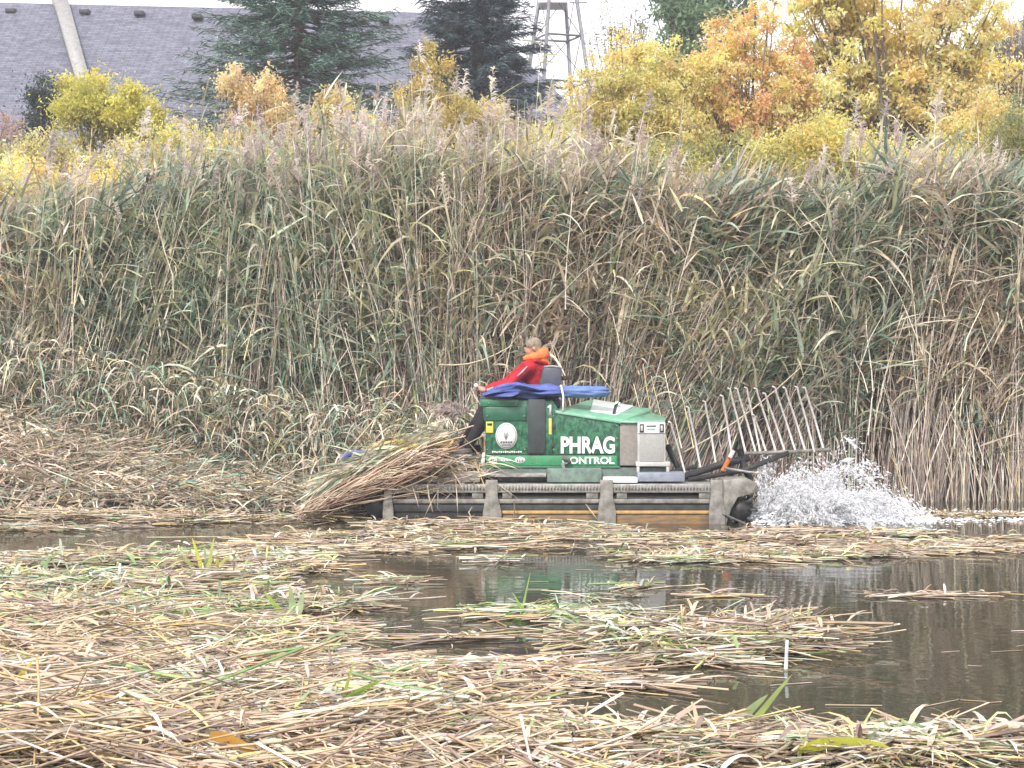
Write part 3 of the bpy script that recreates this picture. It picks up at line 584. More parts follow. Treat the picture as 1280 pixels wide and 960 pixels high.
blade_thing('loose_leaf', [(95, 868, 165, 900, .08, .12, (.60, .33, .1))], 'ochre leaf lying on straw in the lower left', 'leaf', None, 935)
blade_thing('loose_leaf', [(4, 872, 42, 825, .05, .1, (.6, .48, .1))], 'mustard blade standing at the lower left edge', 'leaf', None, 910)
for q in [(982, 836, 800, 'short pale upright piece standing in the middle mat'), (148, 742, 704, 'short pale upright piece standing in the left mat')]:  # short grey blue tubes, each with a small blade at its tip
    Y = GY(q[1]); b = P(q[0], q[1], Y); tpt = P(q[0] + 2, q[2], Y); r = thing('pale_upright', (b[0], b[1], 0), q[3], 'reed')
    g = Geo(); path(g, [b - np.array((0, 0, .06)), b * .5 + tpt * .5, tpt], [.014, .013, .012], 7, (.50, .55, .56)); g.build('stem', M['stem'], r)
    g = Geo(); ribbons(g, tpt[None] - np.array((0, 0, .05)), np.array([[.3, 0, 1.]]), .09, .03, .6, .4, np.array([(.6, .62, .5)]), 4); g.build('leaf', M['reed'], r)
Y = GY(838); a = P(440, 832, Y); b = P(545, 815, Y + .3); g = Geo(); path(g, [a, a * .5 + b * .5 + np.array((0, 0, .02)), b], [.02, .022, .019], 8, (.66, .52, .36)); tag(g.build('cut_stalk', M['straw']), 'thick pale cut stalk tilted out of the water left of centre', 'reed')

# ------------------------------------------------------------------ trees and shrubs
def leafy(name, blobs, Y, n, size, pal, label, cat, clusters=60, depth=.8, bark=M['bark'], base_px=None, w=None, trunk_r=.07, spread=.5, stray=.0, nlimb=34, group=None, feather=.0, size_k=.52):
    """blobs: (px, row, half-width px, half-height px) survey ellipses of the crown at distance Y"""
    cs, rs = [], []; n = int(n * 1.9)
    for (px, py, rx, ry) in blobs:
        cs.append(P(px, py, Y)); rs.append((rx * Y / FPX, depth * rx * Y / FPX, ry * Y / FPX))
    cs = np.array(cs); rs = np.array(rs); vol = rs[:, 0] * rs[:, 2]; pr = vol / vol.sum()
    bx = X(base_px, Y) if base_px else (cs[:, 0] * pr).sum(); base = np.array((bx, Y, float(terrain(bx, Y)) - .1))
    root = thing(name, base, label, cat, group)
    i = rng.choice(len(cs), clusters, p=pr); dirs = norm(rng.normal(0, 1, (clusters, 3))); cc = cs[i] + dirs * rs[i] * (U(0, 1, clusters) ** .45 * U(.8, 1.3, clusters))[:, None]; cc[:, 2] += U(0, .25, clusters) * rs[i][:, 2]
    cr = U(.45, 1.35, clusters) * spread * rs[i].mean(1) * .9
    j = rng.choice(clusters, n, p=cr ** 1.6 / (cr ** 1.6).sum()); off = rng.normal(0, .55, (n, 3)) * (1 + .9 * (U(0, 1, (n, 1)) < .18)); up_ = feather * U(0, 1, n) ** .7; off[:, 2] = off[:, 2] * .8 + up_ * 1.6; off[:, :2] *= (1 - .45 * feather); b = cc[j] + off * cr[j][:, None]
    tone = 1.08 + .13 * rng.normal(0, 1, clusters); hue = rng.choice(len(pal), clusters, p=w)
    c = np.asarray(pal, float)[np.where(U(0, 1, n) < .6, hue[j], rng.choice(len(pal), n, p=w))] * np.clip(tone[j], .6, 1.35)[:, None] * U(.8, 1.2, (n, 1))
    size = size * size_k; d = norm(rng.normal(0, 1, (n, 3)) + np.array((0, 0, -.3))); s = U(.6, 1.3, n) * size
    g = Geo(); ribbons(g, b, d, s * 1.5, s, U(-.2, .4, n), U(-1.5, 1.5, n), np.clip(c, .01, .85), 2); g.build('crown', M['foliage'], root)
    # trunk and limbs
    g = Geo(); top = np.array((cs[:, 0].mean(), Y, cs[:, 2].max())); fork = base * .65 + np.array((bx * .6 + top[0] * .4, Y, cs[:, 2].min() - .2)) * .35
    path(g, [base, base * .5 + fork * .5 + np.array((.05, 0, 0)), fork], [trunk_r * 1.3, trunk_r * 1.1, trunk_r], 7, (.5, .5, .5)); g.build('trunk', bark, root)
    g = Geo(); k = rng.permutation(clusters)[:nlimb]; e = cc[k]; t = np.linspace(0, 1, 7)[None, :, None]
    st = fork[None]; pts = st[:, None] * (1 - t) + e[:, None] * t; hz = (e - st); pts[..., 0] -= (hz[:, 0] * .35)[:, None] * np.sin(t[..., 0] * math.pi) * .6; pts += rng.normal(0, .035, pts.shape) * t
    tubes(g, pts, trunk_r * np.linspace(.55, .1, 7)[None] * U(.7, 1.1, (len(k), 1)), (.5, .5, .5), 4)
    # twigs
    m = nlimb * 6; q = rng.choice(len(k), m); u = rng.integers(3, 7, m); b2 = pts[q, u]; d2 = norm(rng.normal(0, 1, (m, 3)) + np.array((0, 0, .6))); tt = np.linspace(0, 1, 3)[None, :, None]
    tubes(g, b2[:, None] + d2[:, None] * tt * U(.3, .9, (m, 1, 1)) * spread, trunk_r * .16 * np.array([[1, .7, .3]]), (.5, .5, .5), 3); g.build('branches', bark, root)
    return root
YEL = [(.90, .67, .22), (.88, .68, .29), (.93, .74, .36), (.78, .60, .26), (.92, .80, .50)]
YGR = [(.62, .58, .20), (.54, .53, .20), (.70, .62, .22), (.46, .47, .20)]
ORA = [(.88, .54, .28), (.86, .50, .30), (.90, .62, .30)]
PALEO = [(.76, .56, .32), (.74, .60, .34), (.68, .52, .34), (.80, .65, .38)]
OLI = [(.32, .34, .16), (.40, .40, .17), (.26, .30, .15), (.50, .46, .18)]
GRE = [(.20, .30, .17), (.26, .35, .20), (.16, .24, .15)]
leafy('yellow_shrub', [(135, 145, 62, 42), (100, 130, 38, 30), (180, 158, 28, 30), (120, 100, 22, 12)], 44, 15000, .11, [(.66, .60, .14), (.58, .54, .15), (.72, .64, .18), (.48, .47, .15)], 'rounded golden green shrub before the left end of the roof', 'shrub', 120, spread=.30)
leafy('low_yellow_shrub', [(40, 255, 60, 35), (120, 240, 35, 30), (10, 225, 30, 24)], 31, 4300, .09, YEL, 'low bright yellow shrub at the far left behind the reeds', 'shrub', 90, spread=.4, feather=.8)
leafy('low_yellow_shrub', [(235, 200, 60, 35), (285, 215, 40, 30), (180, 200, 30, 30)], 33, 5200, .09, YEL[:3] + YGR, 'low yellow shrub behind reeds below the left spruce', 'shrub', 80, spread=.4)
leafy('orange_shrub', [(320, 140, 42, 40), (360, 155, 30, 30), (295, 125, 25, 32), (330, 185, 50, 25)], 35, 6500, .085, PALEO, 'pale orange feathery shrub in front of the left spruce', 'shrub', 90, spread=.35, feather=.8)
leafy('yellow_shrub', [(415, 150, 35, 32), (455, 170, 35, 30), (400, 180, 35, 25)], 36, 4200, .085, YGR[:1] + YEL + PALEO, 'small dull yellow shrub between orange shrub and tall pale shrub', 'shrub', 60, spread=.35, feather=.8)
leafy('tall_pale_shrub', [(540, 105, 30, 38), (520, 145, 32, 40), (570, 150, 35, 38), (610, 165, 30, 30), (545, 185, 50, 25)], 35, 7500, .085, [(.62, .54, .22), (.55, .48, .18), (.66, .52, .2), (.48, .40, .2)], 'tall feathery pale yellow shrub between the two spruces', 'shrub', 100, spread=.35, feather=.8)
leafy('yellow_shrub', [(625, 150, 30, 22), (660, 180, 40, 20)], 38, 2600, .085, YEL, 'small bright yellow shrub below the right spruce', 'shrub', 40, spread=.35, feather=.8)
leafy('yellow_tree', [(800, 105, 65, 48), (760, 150, 55, 55), (830, 170, 60, 55), (860, 90, 40, 40), (745, 190, 40, 40)], 36, 17000, .10, YEL + YGR[:2], 'yellow green bushy tree right of the lattice tower', 'tree', 260, spread=.26, nlimb=80)
leafy('orange_tree', [(930, 70, 60, 42), (985, 110, 45, 48), (890, 110, 45, 45), (945, 25, 35, 22), (950, 150, 75, 35)], 37, 17000, .10, ORA + YEL[:3], 'orange and yellow tree left of the big yellow tree', 'tree', 320, spread=.2, trunk_r=.1, nlimb=90)
leafy('large_yellow_tree', [(1080, 60, 95, 75), (1180, 70, 80, 80), (1120, -10, 110, 50), (1060, 130, 100, 60), (1150, 120, 100, 60), (1240, 60, 50, 60), (1040, 30, 50, 50), (1220, 150, 45, 60), (1130, 150, 90, 50), (1020, -10, 50, 40), (1200, -20, 60, 40)], 38, 28000, .12, YEL, 'large bright yellow tree with dark branches at upper right', 'tree', 460, spread=.18, trunk_r=.15, nlimb=150, size_k=.6, base_px=1110)
leafy('yellow_shrub', [(1040, 190, 60, 38), (970, 205, 50, 35), (1090, 210, 60, 30)], 33, 8500, .09, YEL[:3] + YGR[:3], 'lemon yellow shrub beneath the large yellow tree', 'shrub', 90, spread=.4)
leafy('olive_shrub', [(850, 225, 60, 40), (910, 215, 50, 50), (790, 225, 50, 35), (945, 250, 50, 28)], 33, 10000, .085, OLI + YGR[:2] + YEL[:1], 'olive and yellow shrub behind the reeds under the orange tree', 'shrub', 90, spread=.4)
leafy('olive_bush', [(1255, 205, 35, 60), (1285, 190, 35, 60), (1240, 250, 30, 40)], 31, 6000, .07, OLI, 'dark olive bush at the right edge behind the reeds', 'bush', 80, spread=.4)
leafy('yellow_shrub', [(1200, 205, 60, 45), (1150, 215, 60, 35), (1230, 160, 50, 40)], 34, 8000, .085, YEL, 'small yellow shrub left of the dark olive bush', 'shrub', 50, spread=.4)
leafy('olive_shrub', [(900, 190, 80, 45), (960, 230, 80, 40), (1020, 200, 60, 45)], 41, 7000, .12, YGR + OLI[:2] + YEL[:1], 'olive yellow thicket filling the gap behind the orange tree', 'shrub', 130, spread=.4)
leafy('olive_shrub', [(1110, 220, 80, 40), (1190, 170, 70, 60), (1260, 150, 60, 70)], 42, 7000, .12, YGR + YEL[:2], 'pale yellow thicket behind the large yellow tree', 'shrub', 130, spread=.4)
leafy('olive_shrub', [(720, 190, 60, 45), (790, 210, 60, 45), (850, 190, 60, 50)], 41, 6000, .12, YGR + OLI[:1] + PALEO[:1], 'mixed olive thicket behind the yellow green bushy tree', 'shrub', 110, spread=.4)
leafy('yellow_shrub', [(470, 210, 60, 26), (540, 215, 50, 24), (400, 212, 40, 22)], 32.5, 5000, .08, YGR + PALEO[:2], 'straw yellow shrub hugging the reed tops below the left spruce', 'shrub', 70, spread=.45, feather=.8)
leafy('yellow_shrub', [(640, 205, 60, 28), (700, 195, 45, 32)], 32.5, 4500, .08, YGR + YEL[:2], 'yellow green shrub below the lattice tower', 'shrub', 70, spread=.45)
leafy('yellow_shrub', [(345, 210, 60, 25), (290, 240, 50, 20)], 32.3, 4500, .08, YEL[:2] + YGR, 'dull yellow shrub low behind the green reeds', 'shrub', 70, spread=.45)
leafy('low_yellow_shrub', [(60, 196, 50, 24), (150, 205, 50, 26), (10, 200, 40, 20)], 36, 4500, .085, YGR + PALEO + OLI[:2], 'pale yellow green shrub under the rounded golden shrub', 'shrub', 70, spread=.45)
leafy('green_tree', [(875, 10, 55, 35), (840, 25, 30, 22), (920, -10, 40, 30), (860, 75, 40, 45)], 55, 6000, .2, GRE, 'dark green tree top behind the orange tree', 'tree', 70, spread=.4, trunk_r=.15)
leafy('bare_tree', [(770, 50, 35, 40), (745, 70, 20, 30), (800, 40, 18, 30)], 52, 900, .10, [(.28, .32, .24), (.35, .36, .26)], 'thin nearly bare tree beside the lattice tower', 'tree', 60, spread=.4, trunk_r=.07, nlimb=50)
leafy('bare_tree', [(1262, 30, 22, 60), (1245, 60, 14, 40), (1285, 40, 20, 60)], 40, 420, .08, YEL, 'bare twiggy tree with few leaves at the upper right edge', 'tree', 60, spread=.4, trunk_r=.06, nlimb=50)
leafy('dark_bush', [(55, 140, 22, 38), (45, 170, 22, 28)], 47, 3800, .10, [(.05, .08, .06), (.07, .11, .08), (.06, .085, .075)], 'dark evergreen bush left of the rounded golden shrub', 'bush', 40, spread=.45)
leafy('pink_shrub', [(5, 170, 28, 24), (-30, 170, 30, 24)], 48, 1500, .09, [(.45, .3, .3), (.5, .4, .36), (.55, .4, .2)], 'faded pinkish shrub at the left edge below the roof', 'shrub', 25, spread=.4)

def spruce(px, py_top, py_bot, half_px, Y, label, lean=0, pal=((.11, .19, .15), (.15, .24, .19), (.21, .31, .25), (.08, .14, .12)), dens=1.0):
    tp = P(px, py_top, Y); bx = X(px, Y); zb = float(terrain(bx, Y)); zc = Z(py_bot, Y); R = half_px * Y / FPX; Hc = tp[2] - zc
    root = thing('spruce_tree', (bx, Y, zb), label, 'tree')
    g = Geo(); path(g, [(bx, Y, zb - .1), (bx, Y, (zb + tp[2]) / 2), tuple(tp)], [.2, .13, .02], 8, (.5, .5, .5)); g.build('trunk', M['bark'], root)
    g = Geo(); gb = Geo(); nw = int(Hc / .27)
    for k in range(-3, nw):
        f = k / nw; z = zc + Hc * f; Rk = R * (1 - max(f, 0)) ** .85 * U(.8, 1.15) + .15; nb = 17
        az = U(0, 6.28) + np.arange(nb) * 6.283 / nb + rng.normal(0, .2, nb); Lb = Rk * U(.65, 1.12, nb); rise = rng.normal(.0, .10, nb)
        t = np.linspace(0, 1, 6); dirv = np.stack([np.cos(az), np.sin(az), rise], -1)
        p = np.array((bx, Y, z)) + dirv[:, None] * (Lb[:, None] * t)[..., None]; p[..., 2] += (-.42 * t + .36 * t ** 2)[None] * Lb[:, None] * .6 + U(-.15, .15, (nb, 1))
        tubes(gb, p, np.linspace(.03, .008, 6)[None], (.5, .5, .5), 3)
        per = int(135 * dens); m = nb * per; q = np.repeat(np.arange(nb), per); u = U(.15, 1, m) ** .75; s = u * 5; i0 = np.minimum(s.astype(int), 4); fr = (s - i0)[:, None]; b = p[q, i0] * (1 - fr) + p[q, i0 + 1] * fr
        side = rng.choice([-1, 1], m) * U(.3, 1.0, m); dd = np.stack([np.cos(az[q] + side), np.sin(az[q] + side), U(-.45, .35, m)], -1)
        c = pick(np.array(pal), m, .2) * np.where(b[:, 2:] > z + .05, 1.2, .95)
        ribbons(g, b + rng.normal(0, .05, (m, 3)), dd, U(.16, .38, m) * (1.15 - .4 * u), U(.022, .05, m), U(-.1, .35, m), U(-1, 1, m), c, 2)
    gb.build('branches', M['bark'], root); g.build('needles', M['needle'], root)
    return root
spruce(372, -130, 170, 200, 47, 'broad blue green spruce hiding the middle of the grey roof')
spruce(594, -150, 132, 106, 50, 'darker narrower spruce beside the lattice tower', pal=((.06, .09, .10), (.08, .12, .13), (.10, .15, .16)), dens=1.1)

# ------------------------------------------------------------------ big grey roofed building
def big_building():
    Ye, Yr = 60., 70.; root = thing('large_building', (X(250, 66), 66, float(terrain(-12, 66))), 'large building with long grey shingled roof at upper left', 'building')
    zr = Z(4, Yr); ze = Z(190, Ye); xl = -32; xr_r = X(600, Yr); xr_e = X(770, Ye); drop = .95
    me = bpy.data.meshes.new('roof')
    th = .25
    f_e0, f_e1 = (xl, Ye, ze), (xr_e, Ye, ze); r0, r1 = (xl, Yr, zr + .3), (xr_r, Yr, zr - .42); b0, b1 = (xl, 2 * Yr - Ye, ze), (xr_e, 2 * Yr - Ye, ze)
    top = [f_e0, f_e1, r1, r0, b1, b0]; v = top + [(a, b, c - th) for a, b, c in top]
    F = [(0, 1, 2, 3), (3, 2, 4, 5), (1, 4, 2), (6, 9, 8, 7), (9, 11, 10, 8), (7, 8, 10), (0, 6, 7, 1), (1, 7, 10, 4), (4, 10, 11, 5), (0, 3, 9, 6), (3, 5, 11, 9)]
    me.from_pydata(v, [], F); uv = me.uv_layers.new(name='UVMap')
    for p in me.polygons:
        for li in p.loop_indices:
            co = me.vertices[me.loops[li].vertex_index].co; uv.data[li].uv = (co.x, (co.y + co.z) * .82)
    me.materials.append(M['roof']); o = bpy.data.objects.new('roof', me); COL.objects.link(o); o.parent = root; o.location = -Vector(root.location)
    o['wloc'] = [0., 0., 0.]
    def on_roof(px, py, lift=0.0):      # point on the front slope
        # slope plane through eave and ridge
        k = (zr - .05 - ze) / (Yr - Ye); a = (HOR - py) / FPX; Y = (ze - k * Ye - EYE) / (a - k); return np.array((X(px, Y), Y, Z(py, Y) + lift))
    for px, py in [(15, 14), (107, 15), (175, 17), (247, 21), (480, 25)]:
        c = on_roof(px, py); g = Geo(); box(g, c - np.array((.19, .3, .10)), c + np.array((.19, .3, .07)), bev=.02); g.build('roof_vent', M['black'], root)
    a, b = on_roof(74, 2), on_roof(110, 130); g = Geo(); wv = np.array((.30, 0, 0)); up = np.array((0, 0, .3)); a2 = a + (a - b) * .05
    g.add([a2 - wv, a2 + wv, b + wv * .75, b - wv * .75, a2 - wv + up, a2 + wv + up, b + wv * .75 + up, b - wv * .75 + up], [(0, 1, 2, 3), (4, 7, 6, 5), (0, 4, 5, 1), (1, 5, 6, 2), (2, 6, 7, 3), (3, 7, 4, 0)]); g.build('roof_strip', M['alu'], root)  # raised pale grey strip running down the front slope
    g = Geo(); zg = float(terrain(-12, 66)) - 1.5; box(g, (xl + .6, Ye + .8, zg), (xr_e - .8, 2 * Yr - Ye - .8, ze - .1)); wl = g.build('wall', M['wall'], root)
    for k in range(7):
        x = xl + 4 + k * 4.6; g = Geo(); box(g, (x, Ye + .72, ze - 3.4), (x + 1.5, Ye + .86, ze - 1.4)); wn = g.build('window', M['white'], root)
        g = Geo(); box(g, (x + .12, Ye + .69, ze - 3.28), (x + 1.38, Ye + .8, ze - 1.52)); g.build('pane', M['glass'], wn)
    g = Geo(); box(g, (xl, Ye - .12, ze - .32), (xr_e, Ye - .01, ze - .12)); g.build('gutter', M['white'], root)
big_building()
def far_house():
    Y = 75.; x0, x1 = X(1225, Y), X(1330, Y); zt = Z(62, Y); zr = Z(25, Y); zg = 3.; root = thing('far_house', ((x0 + x1) / 2, Y, zg), 'hazy mauve grey house glimpsed through twigs at upper right', 'house')
    one('wall', mat_solid('mauve_siding', (.33, .28, .32), (.28, .24, .28), .8), root, box, (x0, Y, zg), (x1, Y + 8, zt))
    g = Geo(); prism(g, [(x0 - .4, zt + .01), (x1 + .4, zt + .01), ((x0 + x1) / 2, zr)], Y - .3, Y + 8.3); g.build('roof', mat_solid('dark_roof', (.17, .15, .18), (.13, .12, .15), .9), root)
    for k in range(2):
        x = X(1243 + k * 22, Y); g = Geo(); box(g, (x, Y - .06, Z(92, Y)), (x + .45, Y + .05, Z(70, Y))); wn = g.build('window', M['white'], root)
        g = Geo(); box(g, (x + .06, Y - .09, Z(90, Y)), (x + .39, Y, Z(72, Y))); g.build('pane', M['glass'], wn)
far_house()

def tower():
    Y = 68.; xc = X(697, Y); zg = float(terrain(xc, Y)); root = thing('lattice_tower', (xc, Y, zg), 'grey steel lattice tower between dark spruce and bare tree', 'tower')
    z1, z0 = Z(-12, Y), zg
    def hw(z): return np.interp(z, [Z(95, Y), Z(0, Y)], [.86, .52]) if z > Z(95, Y) else .86 + (Z(95, Y) - z) * .34 / 2.94
    cor = lambda z, sx, sy: np.array((xc + sx * hw(z) + .28 * sy * 0 + (.0), Y + sy * hw(z), z))
    rot = math.radians(20); R2 = np.array([[math.cos(rot), -math.sin(rot)], [math.sin(rot), math.cos(rot)]])
    def C(z, sx, sy):
        p = R2 @ np.array((sx * hw(z), sy * hw(z))); return np.array((xc + p[0], Y + p[1], z))
    for sx, sy in ((-1, -1), (1, -1), (1, 1), (-1, 1)):
        one('leg', M['steel'], root, bar, C(z0, sx, sy), C(z1, sx, sy), .075, 4)
    zs = [Z(r, Y) for r in (-8, 47, 105, 170, 260)]
    for n, z in enumerate(zs):
        for a, b in (((-1, -1), (1, -1)), ((1, -1), (1, 1)), ((1, 1), (-1, 1)), ((-1, 1), (-1, -1))):
            one('crossbar', M['steel'], root, bar, C(z, *a), C(z, *b), .045, 4)
            if n < len(zs) - 1: one('brace', M['steel'], root, bar, C(z, *a), C(zs[n + 1], *b), .018, 4)
    g = Geo(); box(g, (xc - .75, Y - .75, Z(8, Y)), (xc + .35, Y + .75, Z(-2, Y)), bev=.02); g.build('platform', M['white'], root)
    g = Geo(); box(g, (xc + .45, Y - .3, Z(5, Y)), (xc + 1.15, Y - .1, Z(-12, Y)), bev=.02); g.build('panel', M['white'], root)
tower()

# ------------------------------------------------------------------ the amphibious reed cutter
YN = 22.0
mroot = thing('reed_cutter', (X(700, 23), 23.0, 0), 'green amphibious reed cutting machine with track pontoons and rear rake', 'machine')
def part(name, mat, root=mroot, smooth=False):
    class _:
        def __enter__(s): s.g = Geo(); return s.g
        def __exit__(s, *a):
            if a[0] is None: s.o = s.g.build(name, M[mat] if isinstance(mat, str) else mat, root, smooth)
    return _()
def pontoon(Y0, Y1, near=True):
    c = part('pontoon', 'black' if near else 'dark')
    with c as g:
        xa, xb = X(484, YN), X(903, YN)
        prism(g, [(xa - .16, .36), (xb + .05, .36), (xb + .05, -.12), (xb - .15, -.25), (xa + .25, -.25), (xa - .02, -.05), (xa - .22, .12)], Y0 + .07, Y1 - .03, bev=.02)
    p = c.o
    def sp(name, mat, fn, *a, **k): g = Geo(); fn(g, *a, **k); return g.build(name, M[mat], p)
    xz = lambda px, py: (X(px, YN), Z(py, YN))
    # top rail with grating teeth
    x0, z1 = xz(480, 605.5); x1, z0 = xz(905, 616)
    sp('top_rail', 'alu', box, (x0, Y0, z0), (x1, Y1, z1), bev=.008)
    g = Geo()
    for k in range(104):
        xx = x0 + .02 + k * (x1 - x0 - .04) / 104; box(g, (xx, Y0 - .012, z0 + .035), (xx + .018, Y0 + .002, z1 - .008))
    g.build('grating_teeth', M['alud'], p)
    x0, z1 = xz(490, 624); x1, z0 = xz(890, 629.5)
    sp('side_rail', 'alud', box, (x0, Y0 + .01, z0), (x1, Y0 + .1, z1), bev=.008)
    sp('lower_rail', 'dark', box, (x0, Y0 + .04, Z(640, YN)), (x1, Y0 + .12, z0 - .008), bev=.008)
    for a, b in ((508, 524), (590, 604), (628, 640), (733, 748), (771, 784), (874, 889)):
        x0, z1 = xz(a, 616.4); x1, z0 = xz(b, 623.7); sp('track_link', 'alud', box, (x0, Y0 + .015, z0), (x1, Y0 + .09, z1), bev=.006)
    for a, b, f in ((480, 490, 2), (607, 622, 5), (750, 766, 4), (888, 903, 3)):
        g = Geo(); prism(g, [xz(a, 600), xz(b, 600), xz(b, 620), xz(b + f, 640), xz(b + f, 662), xz(a - f * .7, 662), xz(a - f * .7, 640), xz(a, 620)], Y0 - .035, Y0 + .05, bev=.006); g.build('track_paddle', M['alud'], p)
    if near:
        for a, b in ((628, 749), (770, 887)):
            x0, z1 = xz(a, 641); x1, z0 = xz(b, 660); sp('skid_plate', 'ochre', box, (x0, Y0 + .02, z0), (x1, Y0 + .1, z1), bev=.008)
            sp('skid_edge', 'amber', box, (x0, Y0 + .0, z1 - .012), (x1, Y0 + .03, z1 + .026), bev=.003)
    # nose with drive drum
    g = Geo(); xx, zz2 = xz(474, 626)
    bm = bmesh.new(); bmesh.ops.create_cone(bm, cap_ends=True, segments=20, radius1=.2, radius2=.2, depth=Y1 - Y0 - .1); bm.transform(Matrix.Translation((xx, (Y0 + Y1) / 2, zz2 - .02)) @ Matrix.Rotation(math.pi / 2, 4, 'X')); frombm(g, bm); g.build('nose_drum', M['dark'], p)
    return p
pontoon(YN, YN + .55); far_p = pontoon(YN + 1.75, YN + 2.3, False)
# stern of the near pontoon: end plate, drum, lugs
with part('stern_plate', 'alud') as g:
    prism(g, [(X(904, YN), Z(600, YN)), (X(934, YN), Z(598, YN)), (X(946, YN), Z(604, YN)), (X(942, YN), Z(616, YN)), (X(922, YN), Z(622, YN)), (X(914, YN), Z(636, YN)), (X(908, YN), Z(655, YN)), (X(904, YN), Z(655, YN))], YN - .01, YN + .5, bev=.006)
c = part('stern_drum', 'black')
with c as g:
    bm = bmesh.new(); bmesh.ops.create_cone(bm, cap_ends=True, segments=24, radius1=.15, radius2=.15, depth=.4); bm.transform(Matrix.Translation((X(926, YN), YN + .27, Z(638, YN))) @ Matrix.Rotation(math.pi / 2, 4, 'X')); frombm(g, bm)
for k in range(8):
    a = k * math.pi / 4; cx_, cz_ = X(926, YN), Z(638, YN); g = Geo(); u = np.array((math.cos(a), 0, math.sin(a))); pz = np.array((-math.sin(a), 0, math.cos(a)))
    p0 = np.array((cx_, YN + .03, cz_)); v = []
    for yy in (0, .46):
        for s1, s2 in ((.13, -.02), (.22, -.018), (.22, .018), (.13, .02)): v.append(p0 + u * s1 + pz * s2 + np.array((0, yy, 0)))
    g.add(v, [(0, 1, 2, 3), (4, 7, 6, 5), (0, 4, 5, 1), (1, 5, 6, 2), (2, 6, 7, 3), (3, 7, 4, 0)]); g.build('drum_lug', M['dark'], c.o)
with part('stern_ram', 'alu') as g: bar(g, P(903, 642, YN - .03), P(932, 655, YN - .03), .015)
# deck
with part('deck', 'dark') as g: box(g, (X(560, YN), YN + .5, .40), (X(890, YN), YN + 1.8, .50), bev=.01)
with part('chassis', mat_solid('grey_green_chassis', (.12, .17, .14), (.07, .09, .08), .6, scale=8)) as g:
    box(g, (X(600, 22.3), 22.35, .505), (X(835, 22.3), 23.5, .68), bev=.01)
with part('step_board', 'alu') as g: pbox(g, 562, 592, 683, 596.5, 22.15, 22.4)
with part('battery_box', mat_solid('sage_paint', (.17, .25, .2), (.10, .14, .12), .6)) as g: pbox(g, 684, 586, 752, 603, 22.12, 22.36)
with part('white_cover', 'white') as g: pbox(g, 754, 597.5, 797, 603.5, 22.06, 22.4)
with part('slate_cover', 'slate') as g: pbox(g, 797, 591, 856, 602, 22.12, 22.45)
with part('deck_plank', 'alud') as g: pbox(g, 500, 597, 600, 603, 22.1, 22.6)
# body side panels
YB = 22.35; YBK = 23.45
bx = lambda px: X(px, YB); bz = lambda py: Z(py, YB)
c = part('body', 'print')
with c as g:
    prism(g, [(bx(607), bz(583)), (bx(774), bz(583)), (bx(774), bz(527)), (bx(700), bz(514)), (bx(690), bz(500)), (bx(604), bz(500)), (bx(604), bz(520)), (bx(607), bz(530))], YB, YBK, bev=.012)
body = c.o
def bp(name, mat, x0, y0, x1, y1, dy0, dy1, bev=.004, root=None):
    with part(name, mat, root or body) as g: pbox(g, x0, y0, x1, y1, YB + dy0, YB + dy1, bev)
bp('lower_stripe', 'stripe', 607.5, 569.5, 771, 582, -.012, .02)
bp('bottom_lip', 'green', 606, 582.4, 775, 585, -.02, .03)
bp('cowl_strip', 'green', 600, 499.5, 648, 508, -.03, .1)
bp('cowl', mat_solid('dark_green_cowl', (.018, .10, .055), (.03, .14, .08), .35, scale=10, coat=.3), 606, 508.4, 658, 526, -.02, .1, .01)
bp('pillar', mat_solid('charcoal_pillar', (.035, .045, .045), (.05, .06, .06), .5), 660, 499, 682, 567, -.035, .06, .008)
bp('small_tag', 'yellow', 607.5, 527, 616.5, 541, -.012, .01, .001)
bp('small_tag', mat_solid('dark_tag', (.03, .04, .03)), 609, 529, 615, 532, -.015, .005, .0)
bp('yellow_marker', 'yellow', 686, 523, 689.5, 543, -.012, .01, .001)
# hood: faded sloping lid
def quadslab(name, mat, pts, th, root=body, bev=.004):
    pts = [np.asarray(p, float) for p in pts]; g = Geo(); bm = bmesh.new(); vs = [bm.verts.new(p) for p in pts]; f = bm.faces.new(vs); r = bmesh.ops.extrude_face_region(bm, geom=[f])
    for v in r['geom']:
        if isinstance(v, bmesh.types.BMVert): v.co.z -= th
    bmesh.ops.recalc_face_normals(bm, faces=bm.faces[:])
    if bev: bmesh.ops.bevel(bm, geom=bm.edges[:], offset=bev, segments=2, affect='EDGES', profile=.5)
    frombm(g, bm); return g.build(name, M[mat] if isinstance(mat, str) else mat, root)
Yf, Yb = YB - .02, YBK
zb0 = Z(513, Yf); 
quadslab('hood', 'lightgreen', [P(694, 513, Yf), P(776, 526, Yf), (X(815, 23.2), 23.2, Z(511, 23.2)), (X(737, 23.2), 23.2, Z(499.5, 23.2))], .035)
quadslab('hood_glare', mat_solid('hood_glare_white', (.78, .82, .79), (.6, .7, .64), .25, scale=5, coat=.5), [P(738, 513.5, Yf + .25) + (0, 0, .012), P(770, 519.5, Yf + .25) + (0, 0, .012), (X(792, 23.1), 23.1, Z(508, 23.1) + .012), (X(742, 23.1), 23.1, Z(500, 23.1) + .012)], .02)  # glare on the lid, put in as a thin slab of whitish colour
quadslab('rear_hood', 'lightgreen', [P(776, 526.5, Yf), P(831, 527.5, Yf), (X(832, 23.2), 23.2, Z(521.5, 23.2)), (X(806, 23.2), 23.2, Z(513, 23.2))], .02)
with part('exhaust_hose', 'black') as g: path(g, [P(767, 518, 22.6), P(770, 507, 22.6), P(777, 499, 22.6), P(783, 496, 22.65)], .02, 8)
with part('hood_cap', 'white') as g: bar(g, P(772, 506, 22.9), P(772, 502, 22.9), .035, 10)
